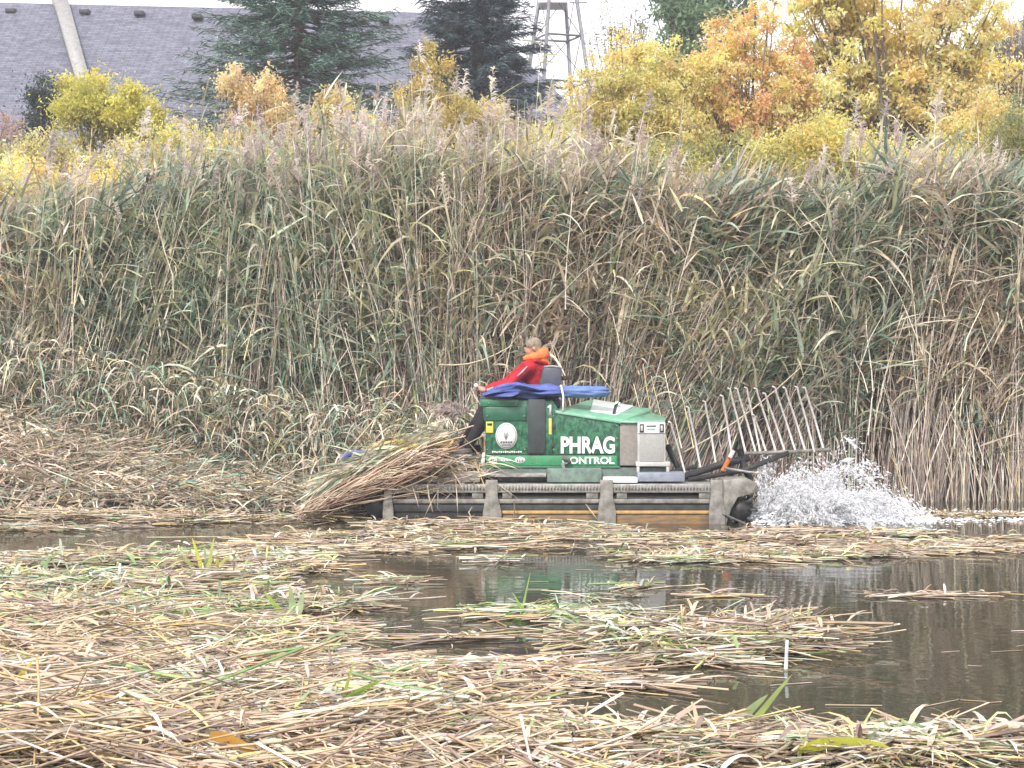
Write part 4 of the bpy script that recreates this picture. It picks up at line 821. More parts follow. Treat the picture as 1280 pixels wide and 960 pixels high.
# rear grille block
c = part('engine_bay', 'greypanel')
with c as g: pbox(g, 774.5, 527.5, 798, 582, YB + .02, YBK - .1, .006)
c = part('radiator_box', 'palepanel')
with c as g: pbox(g, 797, 528, 832, 578, YB - .06, YBK - .3, .01)
rb = c.o
bp('radiator_screen', mat_solid('grey_mesh_screen', (.36, .36, .34), (.29, .29, .27), .7, scale=60, bump=.3), 799.5, 543.5, 830, 577, -.075, -.05, .004, rb)
bp('header_strip', 'white', 798, 529, 831.5, 541.5, -.08, -.05, .004, rb)
for a in (799.5, 824.5):
    bp('lamp_frame', 'black', a, 530, a + 5.5, 540.5, -.09, -.07, .003, rb); bp('lamp_glass', 'palepanel', a + 1.4, 532, a + 4.1, 538.5, -.096, -.08, .002, rb)
bp('badge', 'grey', 808, 531.5, 820, 533.5, -.084, -.07, 0, rb); bp('badge', 'lightgreen', 809, 535.5, 819, 537, -.084, -.07, 0, rb)
bp('foot_rail', 'palepanel', 795, 577.5, 838, 583, -.09, .1, .006, rb)
for a in (796, 833): bp('leg', 'palepanel', a, 583, a + 3.5, 591, -.08, -.03, .002, rb)
# lettering and emblem
def text(s, px0, py0, px1, py1, Yt, mat, root, bold=.0):
    cu = bpy.data.curves.new('txt', 'FONT'); cu.body = s; cu.size = 1; cu.extrude = .006; cu.offset = bold
    to = bpy.data.objects.new('txt', cu); COL.objects.link(to); bpy.context.view_layer.update()
    me = bpy.data.meshes.new_from_object(to.evaluated_get(bpy.context.evaluated_depsgraph_get())); bpy.data.objects.remove(to)
    co = np.empty(len(me.vertices) * 3); me.vertices.foreach_get('co', co); co = co.reshape(-1, 3); lo, hi = co[:, :2].min(0), co[:, :2].max(0)
    x0, x1, z0, z1 = X(px0, Yt), X(px1, Yt), Z(py1, Yt), Z(py0, Yt); n = np.empty_like(co)
    n[:, 0] = (co[:, 0] - lo[0]) / (hi[0] - lo[0]) * (x1 - x0); n[:, 2] = (co[:, 1] - lo[1]) / (hi[1] - lo[1]) * (z1 - z0); n[:, 1] = -co[:, 2]
    me.vertices.foreach_set('co', n.ravel()); me.update(); me.materials.clear(); me.materials.append(M[mat]); me.name = 'lettering'
    o = bpy.data.objects.new('lettering', me); COL.objects.link(o); o.parent = root; r0 = np.array(root['wloc']); o.location = np.array((x0, Yt, z0)) - r0; o['wloc'] = [x0, Yt, z0]
    return o
text('PHRAG', 701, 545.5, 768.5, 567, YB - .008, 'white', body, .035)
text('CONTROL', 702.5, 571, 768, 580, YB - .022, 'white', body, .03)
with part('lettering', 'white', body) as g: prism(g, [(bx(686.6), bz(519)), (bx(689), bz(519)), (bx(689), bz(506)), (bx(687.2), bz(506)), (bx(683.8), bz(508.6)), (bx(684.6), bz(510.2)), (bx(686.6), bz(509.2))], YB - .01, YB + .003)
with part('white_text_line', 'white', body) as g:
    for k in range(14): pbox(g, 615 + k * 2.7, 563.8 + (k % 3) * .4, 617 + k * 2.7, 566.3 - (k % 2) * .4, YB - .012, YB + .004, 0)
def ellipse_disc(name, mat, px, py, rx, ry, Yt, root=body, inner=0.0, th=.006):
    g = Geo(); n = 32; a = np.arange(n) * 2 * math.pi / n; s = Yt / FPX
    o1 = np.stack([X(px, Yt) + rx * s * np.cos(a), a * 0 + Yt, Z(py, Yt) + ry * s * np.sin(a)], -1); c0 = np.array((X(px, Yt), Yt, Z(py, Yt)))
    if inner: i1 = c0 + (o1 - c0) * inner; back = np.array((0, th, 0)); v = np.concatenate([o1, i1, o1 + back]); k = np.arange(n); kn = (k + 1) % n; g.add(v, np.concatenate([np.stack([k, kn, kn + n, k + n], -1), np.stack([k, k + 2 * n, kn + 2 * n, kn], -1)]))
    else: v = np.concatenate([o1, c0[None], o1 + np.array((0, th, 0))]); k = np.arange(n); kn = (k + 1) % n; g.add(v, np.stack([k, k + n + 1, kn + n + 1, kn], -1), np.stack([k, kn, np.full(n, n)], -1))
    return g.build(name, M[mat], root)
em = ellipse_disc('emblem', 'white', 633, 545, 13.5, 16.5, YB - .012)
ellipse_disc('emblem_ring', 'grey', 633, 545, 12.4, 15.2, YB - .015, em, .955, .002)
with part('emblem_drawing', 'grey', em) as g:
    for k in range(7):
        a = -.55 + k * .18; bar(g, P(632.5, 550, YB - .015), P(632.5 + math.sin(a) * 9, 550 - math.cos(a) * 10 - (k % 2) * 2, YB - .015), .003, 4)
    for k in range(5): pbox(g, 625.5 + k * 3.1, 551.5, 627.8 + k * 3.1, 554, YB - .017, YB - .013, 0)
    pbox(g, 627, 555.5, 639, 556.6, YB - .017, YB - .013, 0)
ellipse_disc('oval_logo', 'white', 616, 575.5, 5.6, 4.2, YB - .018); ellipse_disc('oval_logo', 'white', 650, 575.2, 6.6, 4.0, YB - .018)
with part('logo_marks', 'stripe', body) as g:
    for px in (613.5, 616, 618.5, 646, 649, 652): pbox(g, px, 574, px + 1.5, 577.2, YB - .021, YB - .016, 0)
with part('logo_marks', 'white', body) as g:
    for k in range(4): pbox(g, 626 + k * 3.4, 574.5, 628.4 + k * 3.4, 576.5, YB - .016, YB - .01, 0)
with part('grab_latch', 'boot') as g: path(g, [P(703, 573, YB - .07), P(709, 573, YB - .08), P(712, 578, YB - .08), P(708, 583, YB - .07)], .028, 8)
with part('latch_tip', 'white') as g: path(g, [P(703, 579, YB - .09), P(705, 587, YB - .09)], .022, 8)
for px, py in [(609, 520), (655, 520), (609, 562), (656, 562), (692, 520), (692, 562), (771, 532), (771, 548), (730, 524), (611, 504), (645, 504)]:
    with part('bolt', 'alu', body) as g: bar(g, P(px, py, YB - (.035 if py < 526 and px < 658 else .006)) + (0, .01, 0), P(px, py, YB - (.045 if py < 526 and px < 658 else .016)), .009, 8)
with part('panel_seam', 'black', body) as g: pbox(g, 691, 516, 691.7, 567, YB - .004, YB + .004, 0)
with part('panel_seam', 'black', body) as g: pbox(g, 608, 567.6, 771, 568.4, YB - .004, YB + .004, 0)
for py in (530, 554):
    with part('hinge', 'black', body) as g: pbox(g, 689.5 + (0 if py > 540 else 2), py, 693 + (0 if py > 540 else 1.5), py + 6, YB - .018, YB, .002)
mudm = mat_solid('dried_mud', (.20, .17, .11), (.28, .24, .16), .9, scale=30)
_mud = part('mud_splash', mudm, body)
with _mud as g:
    for k in range(60):
        px = U(608, 772); py = 582 - abs(rng.normal(0, 9)); r0 = U(.003, .010); c0 = P(px, py, YB - .0135 if py > 569 else YB - .0015); a = np.arange(7) * 2 * math.pi / 7; rr = U(.6, 1.2, 7) * r0
        g.add(np.concatenate([np.stack([c0[0] + rr * np.cos(a), a * 0 + c0[1], c0[2] + rr * 1.3 * np.sin(a)], -1), (c0 - (0, .003, 0))[None]]), t=[(q, (q + 1) % 7, 7) for q in range(7)])
_mud.o['kind'] = 'stuff'
# seat
c = part('seat', 'seat')
with c as g: box(g, (X(640, 22.9), 22.65, 1.42), (X(700, 22.9), 23.15, 1.55), bev=.03)
sb = part('backrest', 'seat', c.o)
with sb as g: prism(g, [(X(671, 22.6), Z(492, 22.6)), (X(701, 22.6), Z(492, 22.6)), (X(702.5, 22.6), Z(460, 22.6)), (X(679, 22.6), Z(458.5, 22.6))], 22.6, 23.1, bev=.025)
with part('headrest_rim', 'alu', sb.o if False else c.o) as g: path(g, [P(680, 458.5, 22.62), P(690, 457.6, 22.62), P(699, 458.6, 22.62), P(702.5, 461, 22.62)], .014, 6)
with part('armrest', mat_solid('brown_leather', (.14, .07, .06)), c.o) as g: bar(g, P(702, 473, 22.7), P(712, 472, 22.9), .03, 8)
# control column in front of rider
with part('console', 'dark') as g: pbox(g, 600, 495.5, 640, 503, YB - .02, YB + .5, .01)
with part('control_lever', 'black') as g: path(g, [P(601, 503, 22.6), P(597, 494, 22.6), P(596, 480, 22.6)], .014, 7)
with part('lever_knob', 'white') as g:
    bm = bmesh.new(); bmesh.ops.create_icosphere(bm, subdivisions=2, radius=.03); bm.transform(Matrix.Translation(tuple(P(595, 482, 22.6)))); frombm(g, bm)
with part('front_cover', 'white') as g: prism(g, [(bx(600), bz(583)), (bx(606), bz(583)), (bx(606), bz(566)), (bx(603), bz(567))], YB, YB + .3)
with part('far_nose', 'slate') as g:
    bm = bmesh.new(); bmesh.ops.create_cone(bm, cap_ends=True, segments=24, radius1=.17, radius2=.17, depth=.42); bm.transform(Matrix.Translation(tuple(P(438, 590, 23.7))) @ Matrix.Rotation(math.pi / 2, 4, 'X')); frombm(g, bm)
with part('blue_nose_cap', 'blue') as g: path(g, [P(429, 572, 23.5), P(440, 566, 23.4), P(455, 567, 23.4), P(452, 574, 23.4)], .05, 9)
with part('front_arm', 'dark') as g: path(g, [P(440, 590, 23.6), P(500, 575, 23.4), P(600, 560, 23.2)], .05, 8)
# rear rake
c = part('rake_arm', 'black')
with c as g:
    path(g, [P(854, 596, 22.5), P(900, 581, 22.6), P(936, 572, 22.7)], .05, 6); path(g, [P(860, 600, 22.45), P(930, 588, 22.5), P(985, 566, 22.7)], .035, 6)
    path(g, [P(925, 562, 22.7), P(930, 585, 22.65), P(938, 600, 22.6)], .045, 6)
with part('far_bracket', 'dark') as g: path(g, [P(834, 556, 22.9), P(842, 574, 22.9), P(850, 590, 22.8)], .04, 7); path(g, [P(838, 590, 22.7), P(870, 583, 22.8)], .03, 6)
rk = part('rake', 'alud')
with rk as g: path(g, [P(928, 567, 22.7), P(980, 565, 22.7), P(1038, 562, 22.75)], .024, 8)
for (ax, ay, bx_, by_) in [(838, 528, 857, 590), (860, 509, 876, 583), (881, 502, 895, 577), (903, 495, 914, 560), (912, 486, 932, 562), (921, 486, 945, 563), (933, 485, 951, 565), (942, 519, 958, 562), (945, 486, 970, 561), (956, 492, 981, 560), (968, 484, 995, 562), (981, 485, 1007, 561), (996, 484, 1018, 561), (1006, 485, 1029, 556)]:
    Yt = 22.72; b = P(bx_, by_ + 4, Yt); a = P(ax, ay, Yt); d_ = a - b
    with part('tine', 'tine', rk.o) as g: path(g, [b, b + d_ * .5 + np.array((.005, 0, 0)), b + d_ * .9, a + np.array((0, -.03, 0)), a + np.array((-.035, -.03, .010))], [.015, .015, .014, .013, .012], 7)
with part('orange_ram', 'orange') as g: bar(g, P(903, 589, 22.45), P(914, 569, 22.5), .028, 8)
with part('ram_eye', 'palepanel') as g: bar(g, P(912, 572, 22.44), P(917, 563, 22.44), .03, 8)
with part('crank_guard', 'alu') as g: path(g, [P(905, 585, 22.4), P(935, 590, 22.4), P(955, 592, 22.4)], .016, 7)

# folded blue parasol lying on the machine: a thing of its own
ub = thing('folded_parasol', P(680, 495, 22.45), 'folded blue parasol tied with white strap lying on the machine', 'parasol')
def cloth_roll(px0, px1, Yc, prof, mat, name, seed, root):
    r_ = np.random.default_rng(seed); K, Sg = 46, 40; t = np.linspace(0, 1, K); th = np.arange(Sg) * 2 * math.pi / Sg; v = []
    ph = r_.uniform(0, 6.28, 5)
    for k in range(K):
        px = px0 + (px1 - px0) * t[k]; cy, ry, rd, ruf = [np.interp(t[k], prof[0], prof[j]) for j in (1, 2, 3, 4)]
        f = 1 + ruf * (np.sin(7 * th + ph[0] + 3 * t[k]) * .5 + np.sin(11 * th + ph[1] - 7 * t[k]) * .35 + np.sin(3 * th + ph[2] + 14 * t[k]) * .4)
        cc = P(px, cy, Yc); s = Yc / FPX
        v.append(np.stack([cc[0] + 0 * th + ruf * .03 * np.sin(5 * th + 9 * t[k]), cc[1] + rd * np.cos(th) * f, cc[2] + ry * s * np.sin(th) * f], -1))
    v = np.array(v).reshape(-1, 3); i0 = (np.arange(K - 1)[:, None] * Sg); j = np.arange(Sg); q = np.stack([i0 + j, i0 + (j + 1) % Sg, i0 + Sg + (j + 1) % Sg, i0 + Sg + j], -1).reshape(-1, 4)
    g = Geo(); g.add(v, q); e = [[0, a, a + 1] for a in range(1, Sg - 1)] + [[(K - 1) * Sg, (K - 1) * Sg + a + 1, (K - 1) * Sg + a] for a in range(1, Sg - 1)]; g.T.append(np.array(e)); return g.build(name, M[mat], root, smooth=True)
cloth_roll(602, 704, 22.5, ([0, .12, .25, .38, .45, .55, .7, .85, 1], [495.5, 493, 490.5, 488, 486.5, 488, 490, 489, 489.5], [2, 4.5, 6, 8, 9, 7.2, 6, 7.5, 6.5], [.1, .2, .24, .26, .28, .22, .18, .2, .12], [.6, .7, .6, .65, .55, .6, .5, .4, .25]), 'blue', 'ruffled_canopy', 3, ub)
cloth_roll(703, 761, 22.5, ([0, .2, .6, .93, 1], [489.5, 489.5, 490, 489.5, 489.5], [7, 7.5, 7.2, 6, 3.5], [.11, .12, .11, .08, .03], [.14, .10, .10, .18, .3]), 'lightblue', 'rolled_canopy', 4, ub)
with part('strap', 'white', ub) as g:
    path(g, [P(701, 482, 22.44), P(702.5, 487, 22.34), P(704, 495, 22.33), P(704, 503, 22.33), P(703.5, 514, 22.32)], .014, 6)
for k in range(5):
    with part('rib_tip', 'dark', ub) as g: bar(g, P(722 + k * 8, 484, 22.5 + k * .03), P(726 + k * 8, 477 + (k % 2) * 2, 22.5 + k * .03), .010, 5)
with part('parasol_pole', 'alu', ub) as g: bar(g, P(755, 490, 22.5), P(764, 490, 22.5), .016, 8)

# ------------------------------------------------------------------ the rider
def blob_mesh(name, caps, mat, root, voxel=.012, ells=(), smooth=3):
    bm = bmesh.new()
    def sph(c, r, R3=None):
        m = Matrix.Translation(tuple(c)) @ (R3 or Matrix.Identity(4)) @ Matrix.Diagonal((r[0], r[1], r[2], 1)); bmesh.ops.create_icosphere(bm, subdivisions=3, radius=1, matrix=m)
    for ch in caps:
        for (a, ra), (b, rb) in zip(ch[:-1], ch[1:]):
            a, b = np.asarray(a, float), np.asarray(b, float); n = max(2, int(np.linalg.norm(b - a) / (min(ra, rb) * .35)))
            for k in range(n + 1): t = k / n; r = ra * (1 - t) + rb * t; m = Matrix.Translation(tuple(a * (1 - t) + b * t)); bmesh.ops.create_icosphere(bm, subdivisions=2, radius=r, matrix=m)
    for e in ells: sph(*e)
    me = bpy.data.meshes.new(name); bm.to_mesh(me); bm.free(); o = bpy.data.objects.new(name, me); COL.objects.link(o)
    md = o.modifiers.new('r', 'REMESH'); md.mode = 'VOXEL'; md.voxel_size = voxel; md2 = o.modifiers.new('s', 'SMOOTH'); md2.iterations = smooth; md2.factor = .5
    bpy.context.view_layer.update(); m2 = bpy.data.meshes.new_from_object(o.evaluated_get(bpy.context.evaluated_depsgraph_get())); bpy.data.objects.remove(o)
    co = np.empty(len(m2.vertices) * 3); m2.vertices.foreach_get('co', co); co = co.reshape(-1, 3); c = (co.min(0) + co.max(0)) / 2; m2.vertices.foreach_set('co', (co - c).ravel())
    m2.polygons.foreach_set('use_smooth', np.ones(len(m2.polygons), bool)); m2.materials.clear(); m2.materials.append(M[mat]); m2.update(); m2.name = name
    o = bpy.data.objects.new(name, m2); COL.objects.link(o); o['wloc'] = [float(k) for k in c]
    if root: o.parent = root; o.location = c - np.array(root['wloc'])
    else: o.location = c
    return o
def rider():
    Yc = 22.85
    p = lambda px, py, dy=0.0: P(px, py, Yc + dy)
    pel = p(678, 500); chest = p(664, 466); neckb = p(668, 449); head = p(666.5, 434)
    root = thing('person', (pel[0], Yc, pel[2] - .1), 'rider in red jacket with orange hood leaning forward on the machine', 'person')
    shn, shf = p(659, 459, -.19), p(657, 458, .19)
    eln, elf = p(637, 479, -.24), p(632, 478, .22); wrn, wrf = p(607, 488, -.22), p(606, 486, .1)
    kn, kf = p(612, 512, -.16), p(608, 508, .14); an, af = p(585, 557, -.12), p(580, 555, .16)
    hpn, hpf = p(676, 505, -.1), p(676, 505, .1)
    arm = lambda s, e, w_: [(s, .055), (e, .043), (w_, .028)]
    caps = [[(pel, .13), (p(671, 484), .125), (chest, .14), (neckb, .06), (p(667, 442), .055)], arm(shn, eln, wrn), arm(shf, elf, wrf), [(chest, .1), (shn, .06)], [(chest, .1), (shf, .06)],
            [(hpn, .09), (kn, .06), (an, .04)], [(hpf, .09), (kf, .06), (af, .04)]]
    for w_, s in ((wrn, 1), (wrf, -1)):      # hands closed on the levers
        palm = w_ + np.array((-.06, 0, .005)); caps.append([(w_, .026), (palm, .032)])
        for k in range(4):
            o_ = (k - 1.5) * .02; l = (.9, 1, .95, .75)[k]; a = palm + np.array((-.02, o_, .008)); b = a + np.array((-.035 * l, 0, -.004)); c = b + np.array((-.004, 0, -.03 * l)); d = c + np.array((.022, 0, -.008)); caps.append([(a, .0095), (b, .0088), (c, .0082), (d, .0075)])
        a = w_ + np.array((-.03, .024 * s, .004)); caps.append([(a, .012), (a + np.array((-.028, .018 * s, -.012)), .0095), (a + np.array((-.045, .010 * s, -.035)), .0085)])
    hr = Matrix.Rotation(math.radians(-14), 4, 'Y')
    ells = [(head + (0, 0, .018), (.095, .076, .10), hr), (head + (-.045, 0, -.045), (.055, .055, .07), hr), (head + (-.105, 0, -.022), (.016, .012, .024), hr), (head + (-.09, 0, -.055), (.018, .026, .010), hr),
            (head + (-.085, -.03, .0), (.014, .014, .012), hr), (head + (-.085, .03, .0), (.014, .014, .012), hr), (head + (.01, -.078, -.015), (.02, .010, .032), hr), (head + (.01, .078, -.015), (.02, .010, .032), hr)]
    bd = blob_mesh('body', caps, 'skin', root, .0085, ells, 2)
    for s in (-1, 1):
        g = Geo(); bm = bmesh.new(); bmesh.ops.create_icosphere(bm, subdivisions=2, radius=.012, matrix=Matrix.Translation(tuple(head + (-.088, .03 * s, .004)))); frombm(g, bm); g.build('eye', M['glass'], root)
    # hair: shell round the back and top of the skull
    blob_mesh('hair', [], 'hair', root, .009, [(head + (.008, 0, .036), (.104, .088, .096), hr), (head + (.04, 0, -.015), (.070, .082, .085), hr), (head + (-.02, 0, .03), (.08, .084, .075), hr)], 1)
    # hood collar and jacket
    j1, j2 = .062, .05
    sleeve = lambda s, e, w_: [(s, .075), (s * .5 + e * .5, .066), (e, .058), (e * .4 + w_ * .6, .05), (w_ + (.02, 0, 0), .04)]
    blob_mesh('jacket', [[(pel + (0, 0, .0), .155), (p(673, 482), .155), (p(667, 468), .165), (p(668, 456), .12), (neckb, .085)], sleeve(shn, eln, wrn), sleeve(shf, elf, wrf), [(p(666, 464), .14), (shn, .085)], [(p(656, 466), .11), (p(650, 478), .10)], [(p(679, 458), .09), (p(680, 475), .10)], [(p(666, 464), .14), (shf, .08)]], 'red', root, .014, [], 3)
    hd = blob_mesh('hood', [[(p(657, 448, -.05), .04), (p(666, 446, -.10), .055), (p(679, 444, -.06), .06), (p(682, 444, .06), .06), (p(670, 446, .10), .055), (p(657, 448, .05), .04)], [(p(675, 440, -.05), .05), (p(681, 439, .0), .055), (p(675, 440, .06), .05)], [(p(678, 450, -.04), .06), (p(682, 455, .0), .06)]], 'hood', root, .012, [], 3)
    blob_mesh('hood_trim', [[(p(659, 452.5, -.10), .022), (p(671, 451, -.135), .024), (p(683, 454, -.08), .024)]], 'red', hd, .008, [], 2)
    g = Geo(); path(g, [shn + (-.0, -.076, .01), shn * .72 + eln * .28 + (0, -.072, 0), shn * .45 + eln * .55 + (0, -.066, 0)], [.010, .012, .008], 6); g.build('sleeve_stripe', M['palepanel'], root)
    g = Geo(); path(g, [eln * .35 + wrn * .65 + (0, -.05, 0), wrn + (.02, -.045, 0)], [.02, .022], 7); g.build('cuff', M['palepanel'], root)
    leg = lambda h, k, a: [(h, .115), (h * .5 + k * .5, .098), (k, .082), (k * .5 + a * .5, .08), (a, .066)]
    blob_mesh('trousers', [[(hpn, .13), (hpf, .13)], leg(hpn, kn, an), leg(hpf, kf, af), [(pel, .15), (pel + (.02, 0, -.03), .15)]], 'trouser', root, .014, [], 2)
    for a in (an, af):
        b = blob_mesh('boot', [[(a + (0, 0, .03), .06), (a + (.0, 0, -.06), .055), (a + (-.08, 0, -.085), .045), (a + (-.17, 0, -.085), .038)]], 'boot', root, .012, [], 2)
        g = Geo(); box(g, a + np.array((-.20, -.045, -.135)), a + np.array((.05, .045, -.115)), bev=.008); g.build('sole', M['palepanel'], b)
    g = Geo(); box(g, (af[0] - .22, Yc - .25, min(an[2], af[2]) - .155), (an[0] + .3, Yc + .3, min(an[2], af[2]) - .137)); g.build('footplate', M['alud'], mroot)
rider()

# ------------------------------------------------------------------ cut reeds carried on the bow
def bow_pile():
    g = Geo(); n = 620; s = U(0, 1, n); Y = U(21.9, 22.9, n)
    a = np.stack([370 + 110 * U(0, 1, n), 0 * s], -1); spread = rng.normal(0, 1, n)
    ax = U(372, 480, n); ay = 645 - (ax - 372) * .36 + rng.normal(0, 4, n) - (Y - 21.9) * 6; L = U(.5, 1, n); bx_ = ax + (572 - ax) * L; by = ay + (566 + spread * 7 + 16 * (vnoise(ax * .06, Y * 4) - .5) - (Y - 21.9) * 12 - ay) * L; wild = U(0, 1, n) < .16; by[wild] += rng.normal(0, 28, wild.sum()); bx_[wild] += rng.normal(0, 25, wild.sum())
    A = np.stack([(ax - 640) * Y / FPX, Y, EYE - (ay - HOR) * Y / FPX], -1); B = np.stack([(bx_ - 640) * Y / FPX, Y + rng.normal(0, .15, n), EYE - (by - HOR) * Y / FPX], -1)
    A[:, 2] = np.maximum(A[:, 2], .02); t = np.linspace(0, 1, 6)[None, :, None]; pts = A[:, None] * (1 - t) + B[:, None] * t; pts[..., 2] += np.sin(t[..., 0] * math.pi) * rng.normal(.04, .09, (n, 1)); pts += rng.normal(0, .018, pts.shape)
    tubes(g, pts, U(.006, .011, n)[:, None] * np.ones(6), pick([(.50, .36, .25), (.60, .47, .33), (.40, .27, .2), (.66, .55, .4), (.32, .2, .15)], n, .16), 3)
    # leaves on top
    m = 1500; px = 418 + 150 * U(0, 1, m) ** .9; Y = U(22.2, 23.6, m); top = np.interp(px, [415, 450, 500, 560, 600], [600, 576, 553, 538, 540]); bot = np.interp(px, [415, 500, 600], [615, 585, 560]); py = top + (bot - top) * U(0, 1, m) ** 1.3
    az = rng.normal(.1, .6, m) + np.where((U(0, 1, m) < .5) | (px > 515), math.pi, 0); el = rng.normal(.28, .22, m) * np.where(np.cos(az) > 0, 1, -1); d = np.stack([np.cos(az) * np.cos(el), np.sin(az) * .5, np.sin(el)], -1)
    c = pick([(.36, .42, .28), (.46, .48, .36), (.58, .56, .44), (.26, .32, .20), (.60, .50, .38), (.50, .42, .32)], m, .2); k = (px > 520) & (px < 590) & (py > 548) & (py < 562); c[k] = pick([(.62, .47, .12), (.6, .5, .2)], k.sum())
    ribbons(g, np.stack([(px - 640) * Y / FPX, Y, EYE - (py - HOR) * Y / FPX], -1), d, U(.3, .75, m), U(.025, .05, m), U(.0, .4, m), U(-1.4, 1.4, m), c, 4, c)
    # tangle over the deck edge
    m = 260; px = U(490, 620, m); Y = U(21.96, 22.5, m); py = U(570, 606, m); az = U(0, 6.28, m); d = np.stack([np.cos(az), np.sin(az) * .4, rng.normal(-.1, .35, m)], -1)
    ribbons(g, np.stack([(px - 640) * Y / FPX, Y, EYE - (py - HOR) * Y / FPX], -1), d, U(.2, .6, m), U(.012, .03, m), U(0, .4, m), U(-1, 1, m), pick(STR, m, .16, STR_W), 4)
    return g
o = bow_pile().build('cut_reed_bundle', M['straw']); tag(o, 'slanting bundle of freshly cut reeds carried on the machine bow', 'reeds', kind='stuff')
g = Geo(); tp = np.array([P(562 + k * 5, 524 - k * 1.5, 22.5 + .1 * (k % 3)) for k in range(6)]); plume_geo(g, tp, norm(np.tile((-1., -.1, .25), (6, 1)) + rng.normal(0, .3, (6, 3))), U(.3, .45, 6), 120, pick(PL_PAL, 6)); tag(g.build('plume_bunch', M['plume']), 'grey fluffy reed plumes lying before the rider knees', 'plumes', kind='stuff')
# drooping cut strands caught on the hull side
for k, pts in enumerate([[(540, 600), (534, 606), (536, 620), (541, 640)], [(590, 634), (586, 640), (590, 650)], [(732, 630), (738, 638), (747, 650)], [(643, 626), (643, 648)]]):
    g = Geo(); path(g, [P(a, b, 21.9) for a, b in pts], .009, 5, (.66, .58, .44))
    tag(g.build('caught_strand', M['straw']), ['bent pale strand hooked over the hull rail near the bow', 'short pale strand hanging beside the first track paddle', 'slanting pale strand against the middle paddle', 'thin upright strand before the ochre plate'][k], 'reed')

# green tipped reeds standing just behind the hood
for px, py, lb in [(822, 470, 'nearest the hood slope'), (838, 462, 'with yellowing lower leaves'), (800, 480, 'shortest of those behind the hood'), (812, 455, 'thin and pale'), (853, 465, 'tallest right of the hood')]:
    single_reed(px - 8, py, 560, 23.9, -22, 'young green reed behind the hood, ' + lb, 'young reeds behind the hood', True, False, 6, .009)

# ------------------------------------------------------------------ splash and foam
def splash():
    r_ = rng; g = Geo(); n = 32000
    # ballistic jets thrown up and back by the stern drum
    ox = X(948, 22.4); t = U(0, 1, n)
    NJ = 64; jet = np.minimum((r_.power(.8, n) * NJ).astype(int), NJ - 1); ja = r_.uniform(.45, 1.55, NJ); jv = r_.uniform(2.2, 5.6, NJ); jy = r_.normal(0, .28, NJ); jx = r_.uniform(-.05, .85, NJ)
    vx = np.cos(ja[jet]) * jv[jet] * .62 + r_.normal(0, .05, n) + r_.standard_t(3, n) * .04; vz = np.sin(ja[jet]) * jv[jet] * .88 + r_.normal(0, .08, n) + r_.standard_t(3, n) * .05; tf = np.maximum(2 * vz / 9.8, .15) * t ** .8
    x = ox + jx[jet] + vx * tf + r_.normal(0, .03, n); z = .02 + vz * tf - 4.9 * tf ** 2 + r_.normal(0, .03, n); y = 22.45 + jy[jet] + (jy[jet] * 1.2 + r_.normal(0, .12, n)) * tf * 2
    lim = np.interp((x / y * FPX + 640), [940, 955, 1000, 1030, 1055, 1075, 1095, 1115, 1145, 1200], [.55, .85, .82, .95, 1.22, 1.15, .95, .62, .25, .1]); k = (z > 0) & (z < lim * U(.6, 1.05, n)); x, y, z = x[k], y[k], z[k]; n = len(x)
    vel = np.stack([vx, .3 * r_.normal(0, 1, len(vx)), vz - 9.8 * tf], -1)[k]; s = np.exp(r_.normal(-5.5, .6, n)) * np.where(z < .3, 1.35, 1); st = r_.uniform(1, 4.5, n) ; dv = norm(vel + r_.normal(0, .5, (n, 3))); a = norm(np.cross(dv, r_.normal(0, 1, (n, 3)))); b = np.cross(dv, a)
    c = np.stack([x, y, z], -1); v = np.stack([c + dv * (s * st)[:, None], c - dv * (s * st)[:, None], c + a * s[:, None], c + b * s[:, None], c - a * s[:, None], c - b * s[:, None]], 1).reshape(-1, 3)
    i = np.arange(n)[:, None] * 6; T = np.concatenate([np.stack([i[:, 0] + p, i[:, 0] + q, i[:, 0] + r], -1) for p, q, r in ((0, 2, 3), (0, 3, 4), (0, 4, 5), (0, 5, 2), (1, 3, 2), (1, 4, 3), (1, 5, 4), (1, 2, 5))]); g.add(v, t=T)
    return g
o = splash().build('water_spray', M['drop'], smooth=True); tag(o, 'white spray of water thrown up behind the machine stern', 'splash', kind='stuff')
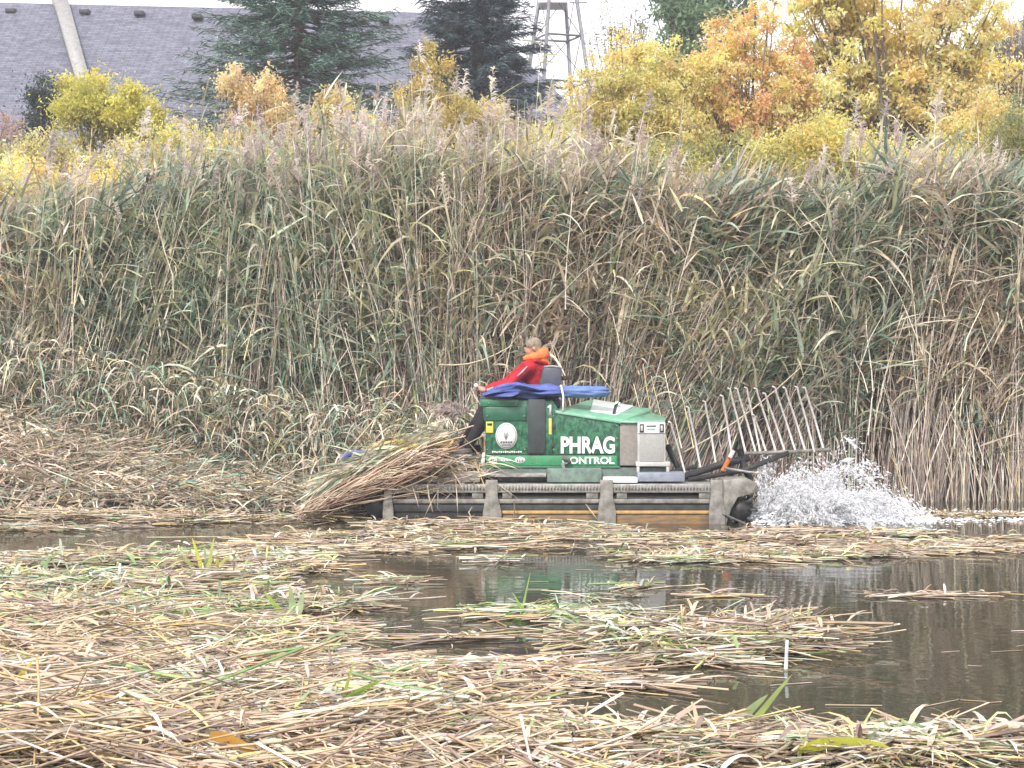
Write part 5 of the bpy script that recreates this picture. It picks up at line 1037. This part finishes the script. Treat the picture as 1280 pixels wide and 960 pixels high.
def foam():
    g = Geo(); n = 12000
    k = U(0, 1, n); px = np.where(k < .62, U(940, 1170, n), np.where(k < .86, 940 + 400 * U(0, 1, n), U(470, 620, n))); Y = np.where(k < .86, 22.6 + rng.normal(0, .42, n) + (px - 940) * .0012, U(21.65, 21.98, n)); x = (px - 640) * Y / FPX
    z = np.where(k < .62, np.abs(rng.normal(0, .06, n)) * (1 - np.clip((px - 1060) / 110, 0, 1)), .004) + .004; s = np.exp(rng.normal(-4.4, .6, n)) * np.where(k < .86, 1, .45)
    keep = (k < .62) | (fnoise(x * 3, Y * 9) > np.where(k < .86, .36, .62)); x, Y, z, s = x[keep], Y[keep], z[keep], s[keep]; n = len(x)
    a = U(0, 6.28, n)[:, None] + np.arange(6) * math.pi / 3; r = U(.5, 1.1, (n, 6)) * s[:, None]; ring = np.stack([x[:, None] + np.cos(a) * r * 1.5, Y[:, None] + np.sin(a) * r, np.repeat(z[:, None], 6, 1)], -1)
    top = np.stack([x, Y, z + s * .45], -1)[:, None]; v = np.concatenate([ring, top], 1).reshape(-1, 3); i = np.arange(n) * 7; T = np.concatenate([np.stack([i + q, i + (q + 1) % 6, i + 6], -1) for q in range(6)]); g.add(v, t=T)
    return g
o = foam().build('foam', M['foam'], smooth=True); tag(o, 'white churned foam on the water behind and beside the hull', 'foam', kind='stuff')
hm = bpy.data.materials.new('thin_autumn_haze'); hm.use_nodes = True; hn = hm.node_tree; hn.nodes.clear()
ho = hn.nodes.new('ShaderNodeOutputMaterial'); pv = hn.nodes.new('ShaderNodeVolumePrincipled'); pv.inputs['Color'].default_value = (.93, .95, 1, 1); pv.inputs['Density'].default_value = .0014; pv.inputs['Anisotropy'].default_value = .1
hn.links.new(pv.outputs[0], ho.inputs['Volume'])
g = Geo(); box(g, (-890, -55, -1.7), (890, 1450, 24.)); tag(g.build('haze', hm, center=False, col=False), 'thin pale autumn haze filling the air over the pond', 'haze', kind='stuff')
tot = sum(len(o.data.loops) - 2 * len(o.data.polygons) for o in S.objects if o.type == 'MESH')
print('TRIANGLES', tot, 'OBJECTS', len(S.objects))
